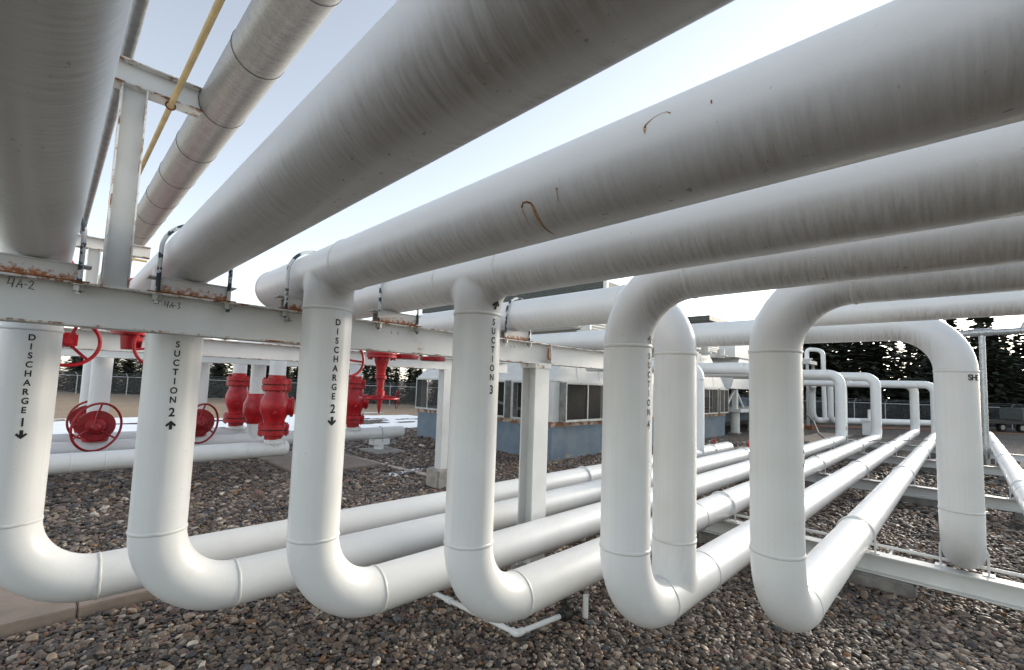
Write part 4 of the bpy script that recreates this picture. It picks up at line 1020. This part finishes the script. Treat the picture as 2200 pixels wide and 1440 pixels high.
poly_pipe(t, [(47.6,8.3,Z(.7)),(47.6,8.3,Z(-2.25)),(49.4,8.0,Z(-2.25))], .22, m_far, b=.7)
for x, y in ((52, 6.1), (57, 2.1)): MB().box(x-.25, x+.25, y-.25, y+.25, 0, Z(-2.5)).build("support_block", m_concd, t, smooth=False)
t = thing("utility_box", "small white capped utility box standing between the far return risers", "utility box", (43.6, 5.2, 0))
MB().box(43.25, 43.95, 4.85, 5.6, 0, 1.0).build("box", m_far, t, smooth=False, bevel=.03); MB().box(43.15, 44.05, 4.75, 5.7, 1.0, 1.18).build("lid", m_far, t, smooth=False, bevel=.03); MB().tube((43.6,5.2,1.18), (43.6,5.2,1.9), .09, 12).build("vent_pipe", m_far, t)
t = thing("support_post", "square white post beside the return riser of DISCHARGE 2", "post", (28.6, 4.45, 0))
MB().box(28.42, 28.74, 4.3, 4.6, 0, Z(.68)).build("shaft", m_web, t, smooth=False, bevel=.01); MB().box(28.3, 28.86, 4.1, 4.9, Z(.681), Z(.74)).build("cap_plate", m_web, t, smooth=False)
tag(MB().sweep([(37.2,7.9,Z(-1.45)),(34.8,7.0,Z(-1.75)),(32.6,6.3,Z(-2.35)),(30.9,5.5,Z(-2.62)),(29.4,4.9,Z(-2.30)),(28.2,4.55,Z(-1.95)),(27.6,4.2,Z(-2.05))], .05, 8).build("hose", m_hose, None), "dark green hose looped from the skid to the low pipe end", "hose")
tag(MB().sweep([(24.4,3.0,Z(-1.9)),(25.5,2.6,Z(-1.86)),(27,1.7,Z(-1.90)),(29,.9,Z(-1.91)),(31,.5,Z(-1.9))], .02, 6).build("cable", m_black, None), "thin black cable lying across the low pipes", "cable")
def hydrant(x, y, label):
    t = thing("tap_valve", label, "valve", (x, y, ZL+R), "small red tap valves on the low pipes")
    MB().lathe((x,y,ZL+R-.02), (0,0,1), [(0,.03),(.10,.03),(.11,.045),(.16,.045),(.17,.015),(.24,.015)], 12).build("body", m_red, t); MB().obox((x-.07,y,ZL+R+.22), (x+.07,y,ZL+R+.22), .03, .02).build("handle", m_red, t)
hydrant(17.4, YD1, "small red tap valve on the capped low pipe end"); hydrant(17.6, YS2, "small red tap valve on the low pipe of SUCTION 2")
for x, y, l in ((27.7, YD2, "DISCHARGE 2"), (30.8, YS3, "SUCTION 3")):
    MB().box(x-.05, x+.05, y-R-.012, y-R-.004, Z(-1.72), Z(-1.52)).build("red_tag", m_red, [o for o in bpy.data.objects if o.parent is None and o.get("label","").endswith("lettered "+l)][0], smooth=False)
# galvanised goalpost frame at the right edge
t = thing("goalpost_frame", "galvanised steel pipe frame standing at the right beyond the SHE riser", "frame", (27.9, -.55, 0))
MB().tube((27.9,-.55,0), (27.9,-.57,Z(2.75)), .10, 20).build("post", m_galv, t); MB().tube((27.9,.05,0), (27.9,.05,Z(2.75)), .12, 20).build("post", m_galv, t)
MB().sweep([(27.9,.75,Z(2.82)), (27.9,-5.2,Z(2.98))], .13, 20).build("crossbar", m_galv, t); MB().tube((27.9,-.2,Z(2.86)), (27.9,-.9,Z(2.88)), .165, 20).build("coupling", m_galv, t)
MB().tube((27.9,-1.75,Z(2.95)), (27.9,-2.3,Z(4.2)), .10, 16).build("brace", m_galv, t); MB().tube((27.9,-5.2,0), (27.9,-5.2,Z(3.05)), .13, 20).build("post", m_galv, t)
# dark trailer parked by the fence
t = thing("utility_trailer", "dark tandem-axle trailer parked by the fence at far right", "trailer", (64, -4, 0))
for x, y in ((63.2,-2.3), (64.3,-3.6)):
    w = bpy.data.objects.new("wheel", None); C.objects.link(w); w.parent = t; w.location = Vector((x,y,0))-t.location
    d = Vector((-.65,-.76,0)); MB().lathe((x,y,.42), d, [(-.14,.30),(-.13,.40),(-.08,.42),(.08,.42),(.13,.40),(.14,.30)], 28).build("tyre", m_tyre, w); MB().lathe((x,y,.42), d, [(-.10,.26),(.10,.26),(.145,.22),(.15,.06),(.2,.06)], 20).build("rim", m_galv, w)
MB().obox((61.2,-.2,.95), (68.5,-8.2,.95), 2.3, .28).build("bed", m_black, t, smooth=False); MB().obox((62.6,-1.6,.84), (65.0,-4.4,.84), 2.6, .06).build("mudguard", m_black, t, smooth=False)
MB().obox((63.6,-2.9,1.7), (68.4,-8.1,1.7), 2.1, 1.2).build("load", m_dark, t, smooth=False, bevel=.1); MB().obox((61.2,-.2,.9), (60.0,1.1,.75), .16, .12).build("tongue", m_black, t, smooth=False)

# ------------------------------------------------------------------ perimeter fence
A = Vector((-24, 104.0, 0)); B = Vector((88, -24, 0)); Ln = (B-A).length; n = int(Ln/3.1); dr = (B-A).normalized(); nn = Vector((dr.y, -dr.x, 0))
t = thing("chain_link_fence", "galvanised chain-link fence with angled barbed-wire arms round the yard", "fence", tuple(A))
post0 = None
FX = lambda s: A+dr*s
m_fpost = mat_simple("fence_galvanised", (.40,.42,.43), .5, .3, .2, 6)
for k in range(n+1):
    p = FX(k*3.1)
    if post0 is None:
        mb = MB(); mb.tube(p, p+Vector((0,0,2.25)), .045, 8); mb.sweep([p+Vector((0,0,2.2)), p+Vector((0,0,2.25))-nn*.0, p+Vector((0,0,2.6))+nn*.3], .03, 6); post0 = mb.build("post", m_fpost, t)
    else:
        o = post0.copy(); C.objects.link(o); o.location = p-A
for z, r in ((2.2, .045), (.12, .012), (2.42, .008), (2.58, .008)): MB().tube(A+Vector((0,0,z))+nn*(0 if z < 2.3 else (z-2.25)*.85), B+Vector((0,0,z))+nn*(0 if z < 2.3 else (z-2.25)*.85), r, 6).build("top_rail" if z == 2.2 else "wire", m_fpost, t)
MB().add([A+Vector((0,0,.05)), B+Vector((0,0,.05)), B+Vector((0,0,2.18)), A+Vector((0,0,2.18))], [(0,1,2,3)]).build("mesh_panel", m_chain, t, smooth=False)

# ------------------------------------------------------------------ spruces beyond the fence
def spruce_meshes(seed, h, spread, dens):
    rg_ = random.Random(seed); vs = []; fs = []
    tr = MB(); tr.sweep([(0,0,0),(0.05,0,h*.4),(0,0.04,h*.8),(0,0,h*.99)], .2, 8, rfun=lambda i: (.022*h, .015*h, .006*h, .001*h)[i])
    nl = int(34*dens); br = MB()
    for i in range(nl):
        f = .03+.96*(i/nl)**.95; z = h*f; L0 = spread*h*((1-f)**.75)*(.85+.3*rg_.random())+.12
        nb = 7 if f > .7 else 9
        for k in range(nb):
            a = 2*PI*(k+rg_.random()*.8)/nb+i; L = L0*(.6+.5*rg_.random()); droop = -.25-.25*rg_.random()+.35*f
            if rg_.random() < .10: continue
            d = Vector((math.cos(a), math.sin(a), 0)); sd_ = Vector((-d.y, d.x, 0))
            m = max(2, int(L/.26))
            for j in range(m):
                u = (j+.6)/m; c = Vector((0,0,z)) + d*(L*u) + Vector((0,0,droop*L*u*u + .03*h*rg_.uniform(-.3,.3)))
                s = (.42+.34*rg_.random())*(1.15-.45*u)*(.6+.05*h)
                dd = (d*rg_.uniform(.5,1)+sd_*rg_.uniform(-.9,.9)+Vector((0,0,rg_.uniform(-.45,.15)))).normalized(); ww = dd.cross(Vector((rg_.uniform(-.5,.5), rg_.uniform(-.5,.5), 1))).normalized()
                k0 = len(vs)
                vs += [c-dd*s*.5-ww*s*.10, c-dd*s*.1-ww*s*.34, c+dd*s*.75, c-dd*s*.1+ww*s*.34, c-dd*s*.5+ww*s*.10]
                fs.append((k0,k0+1,k0+2,k0+3,k0+4))
    cr = MB(); cr.add(vs, fs); return tr, cr
variants = []
for i, (h, sp, de) in enumerate(((10, .30, 1.0), (10, .26, 1.1), (10, .34, .9), (10, .24, 1.0))):
    tr, cr = spruce_meshes(40+i, h, sp, de)
    a = tr.build("trunk", m_bark, None); b = cr.build("crown", m_needle, None, smooth=False)
    variants.append((a.data, b.data)); bpy.data.objects.remove(a); bpy.data.objects.remove(b)
def spruce(p, h, var, rz, label, group):
    t = thing("spruce_tree", label, "tree", (p.x, p.y, 0), group); t.rotation_euler = (0,0,rz); s = h/10; wob = random.uniform(.85,1.2); t.scale = (s*wob, s*wob, s)
    for nm, me in (("trunk", variants[var][0]), ("crown", variants[var][1])):
        o = bpy.data.objects.new(nm, me); C.objects.link(o); o.parent = t
perp = -nn if (-nn).dot(Vector((1,1,0))) > 0 else nn
GT = "spruces in the shelterbelt beyond the fence"
for row, (off, step) in enumerate(((5.0, 3.0), (9.5, 3.4), (15.0, 4.2))):
    s = 4.0+row*1.3
    while s < Ln-2:
        f = s/Ln; p = FX(s)+perp*(off+random.uniform(-1,1)); az = math.degrees(math.atan2(p.x, p.y))
        tall = 7.4 if az < 66 else (7.4+(az-66)*.55 if az < 76 else (12.8 if az < 85.5 else 12.8))
        if 74 < az < 85 and row == 2: s += step; continue
        h = tall*random.uniform(.82, 1.12)
        spruce(p, h, random.randrange(4), random.uniform(0, 6.28), "dark spruce in the shelterbelt behind the fence", GT)
        s += step*random.uniform(.8, 1.25)
for p, h, v, lab in ((Vector((93.5,-1.6,0)), 17.2, 1, "tallest dark spruce standing against the sky above the goalpost frame"), (Vector((88,-6.8,0)), 16.6, 3, "tall dark spruce cut off by the right edge of the picture"), (Vector((92,3.5,0)), 13.2, 0, "broad dark spruce right behind the SHE riser's top bend")):
    spruce(p, h, v, 1.0, lab, "tall spruces at the right")

# ------------------------------------------------------------------ river-pebble gravel (one mass)
def gravel():
    P = []; S = []; pal = np.array([(.088,.072,.058),(.145,.115,.090),(.205,.163,.126),(.13,.090,.060),(.25,.186,.13),(.050,.045,.042),(.36,.30,.235),(.090,.092,.094),(.22,.115,.05),(.48,.42,.34),(.17,.100,.075)])
    w = np.array([16,18,14,11,10,12,6,6,3,3,4], float); w /= w.sum()
    th0, th1 = math.radians(-9), math.radians(104)
    for d0, d1, dens, sc_ in ((3.2,8.5,950,1.0),(8.5,13,600,1.2),(13,20,280,1.6),(20,30,110,2.3)):
        area = .5*(th1-th0)*(d1*d1-d0*d0); k = int(area*dens)
        r = np.sqrt(rng.uniform(d0*d0, d1*d1, k)); a = rng.uniform(th0, th1, k)
        P.append(np.c_[r*np.sin(a), r*np.cos(a), np.zeros(k)]); S.append(np.full(k, sc_))
    P = np.vstack(P); S = np.concatenate(S)
    def inside(x0,x1,y0,y1): return (P[:,0]>x0)&(P[:,0]<x1)&(P[:,1]>y0)&(P[:,1]<y1)
    bad = inside(-5.1,2.33,7.45,9.4)|inside(5.3,8.25,13.95,18.35)|inside(13.8,32,11.35,21)|inside(29,41.6,5.8,8)|inside(17.4,26.6,6.9,8.7)|(P[:,1]>24)
    soil = inside(7.6,13.2,9.3,13.2)&(rng.random(len(P))<.72); keep = ~(bad|soil); P = P[keep]; S = S[keep]; k = len(P)
    base = np.clip(rng.lognormal(math.log(.0198), .42, k), .008, .055)*S
    sc3 = np.c_[base*rng.uniform(.95,1.4,k), base*rng.uniform(.75,1.0,k), base*rng.uniform(.42,.70,k)]
    P[:,2] = rng.uniform(-.004,.020,k)*S + base*.18
    rot = np.c_[rng.normal(0,.32,k), rng.normal(0,.32,k), rng.uniform(0,6.28,k)]
    col = pal[rng.choice(len(pal), k, p=w)]*rng.uniform(.7,1.55,(k,1)); col = np.c_[col, np.ones(k)]
    me = bpy.data.meshes.new("gravel"); me.from_pydata(P.tolist(), [], [])
    for nm, ty, dat, f in (("rot",'FLOAT_VECTOR',rot,"vector"), ("scl",'FLOAT_VECTOR',sc3,"vector"), ("tint",'FLOAT_COLOR',col,"color")):
        at = me.attributes.new(nm, ty, 'POINT'); at.data.foreach_set(f, np.ascontiguousarray(dat, dtype=np.float32).ravel())
    o = bpy.data.objects.new("gravel", me); C.objects.link(o); me.materials.append(m_pebble)
    tag(o, "loose rounded river pebbles covering the yard", "gravel", kind="stuff")
    ng = bpy.data.node_groups.new("gravel_scatter", 'GeometryNodeTree')
    ng.interface.new_socket("Geometry", in_out='INPUT', socket_type='NodeSocketGeometry'); ng.interface.new_socket("Geometry", in_out='OUTPUT', socket_type='NodeSocketGeometry')
    nd = ng.nodes; lk = ng.links; gi = nd.new("NodeGroupInput"); go = nd.new("NodeGroupOutput")
    m2p = nd.new("GeometryNodeMeshToPoints"); lk.new(gi.outputs[0], m2p.inputs[0])
    join = nd.new("GeometryNodeJoinGeometry")
    for v in range(5):
        ico = nd.new("GeometryNodeMeshIcoSphere"); ico.inputs["Radius"].default_value = 1.0; ico.inputs["Subdivisions"].default_value = 3
        sp = nd.new("GeometryNodeSetPosition"); lk.new(ico.outputs[0], sp.inputs[0])
        ps = nd.new("GeometryNodeInputPosition"); nz = nd.new("ShaderNodeTexNoise"); nz.inputs["Scale"].default_value = .85+.12*v; nz.inputs["Detail"].default_value = 1.5
        ad = nd.new("ShaderNodeVectorMath"); ad.operation = 'ADD'; ad.inputs[1].default_value = (v*7.3, v*3.1, 1.7); lk.new(ps.outputs[0], ad.inputs[0]); lk.new(ad.outputs[0], nz.inputs["Vector"])
        sb = nd.new("ShaderNodeMath"); sb.operation = 'SUBTRACT'; sb.inputs[1].default_value = .5; lk.new(nz.outputs["Fac"], sb.inputs[0])
        scl = nd.new("ShaderNodeVectorMath"); scl.operation = 'SCALE'; lk.new(ps.outputs[0], scl.inputs[0])
        mu = nd.new("ShaderNodeMath"); mu.operation = 'MULTIPLY'; mu.inputs[1].default_value = .85; lk.new(sb.outputs[0], mu.inputs[0]); lk.new(mu.outputs[0], scl.inputs["Scale"])
        lk.new(scl.outputs[0], sp.inputs["Offset"])
        sm = nd.new("GeometryNodeSetMaterial"); sm.inputs["Material"].default_value = m_pebble; lk.new(sp.outputs[0], sm.inputs[0])
        ss = nd.new("GeometryNodeSetShadeSmooth"); lk.new(sm.outputs[0], ss.inputs[0])
        g2i = nd.new("GeometryNodeGeometryToInstance"); lk.new(ss.outputs[0], g2i.inputs[0]); lk.new(g2i.outputs[0], join.inputs[0])
    iop = nd.new("GeometryNodeInstanceOnPoints"); lk.new(m2p.outputs[0], iop.inputs["Points"]); lk.new(join.outputs[0], iop.inputs["Instance"]); iop.inputs["Pick Instance"].default_value = True
    rv = nd.new("FunctionNodeRandomValue"); rv.data_type = 'INT'; rv.inputs[4].default_value = 0; rv.inputs[5].default_value = 4
    lk.new(rv.outputs[2], iop.inputs["Instance Index"])
    def na(nm, ty):
        q = nd.new("GeometryNodeInputNamedAttribute"); q.data_type = ty; q.inputs[0].default_value = nm; return q.outputs[0]
    e2r = nd.new("FunctionNodeEulerToRotation"); lk.new(na("rot", 'FLOAT_VECTOR'), e2r.inputs[0]); lk.new(e2r.outputs[0], iop.inputs["Rotation"])
    lk.new(na("scl", 'FLOAT_VECTOR'), iop.inputs["Scale"]); lk.new(iop.outputs[0], go.inputs[0])
    md = o.modifiers.new("scatter", 'NODES'); md.node_group = ng
    return k
gravel()
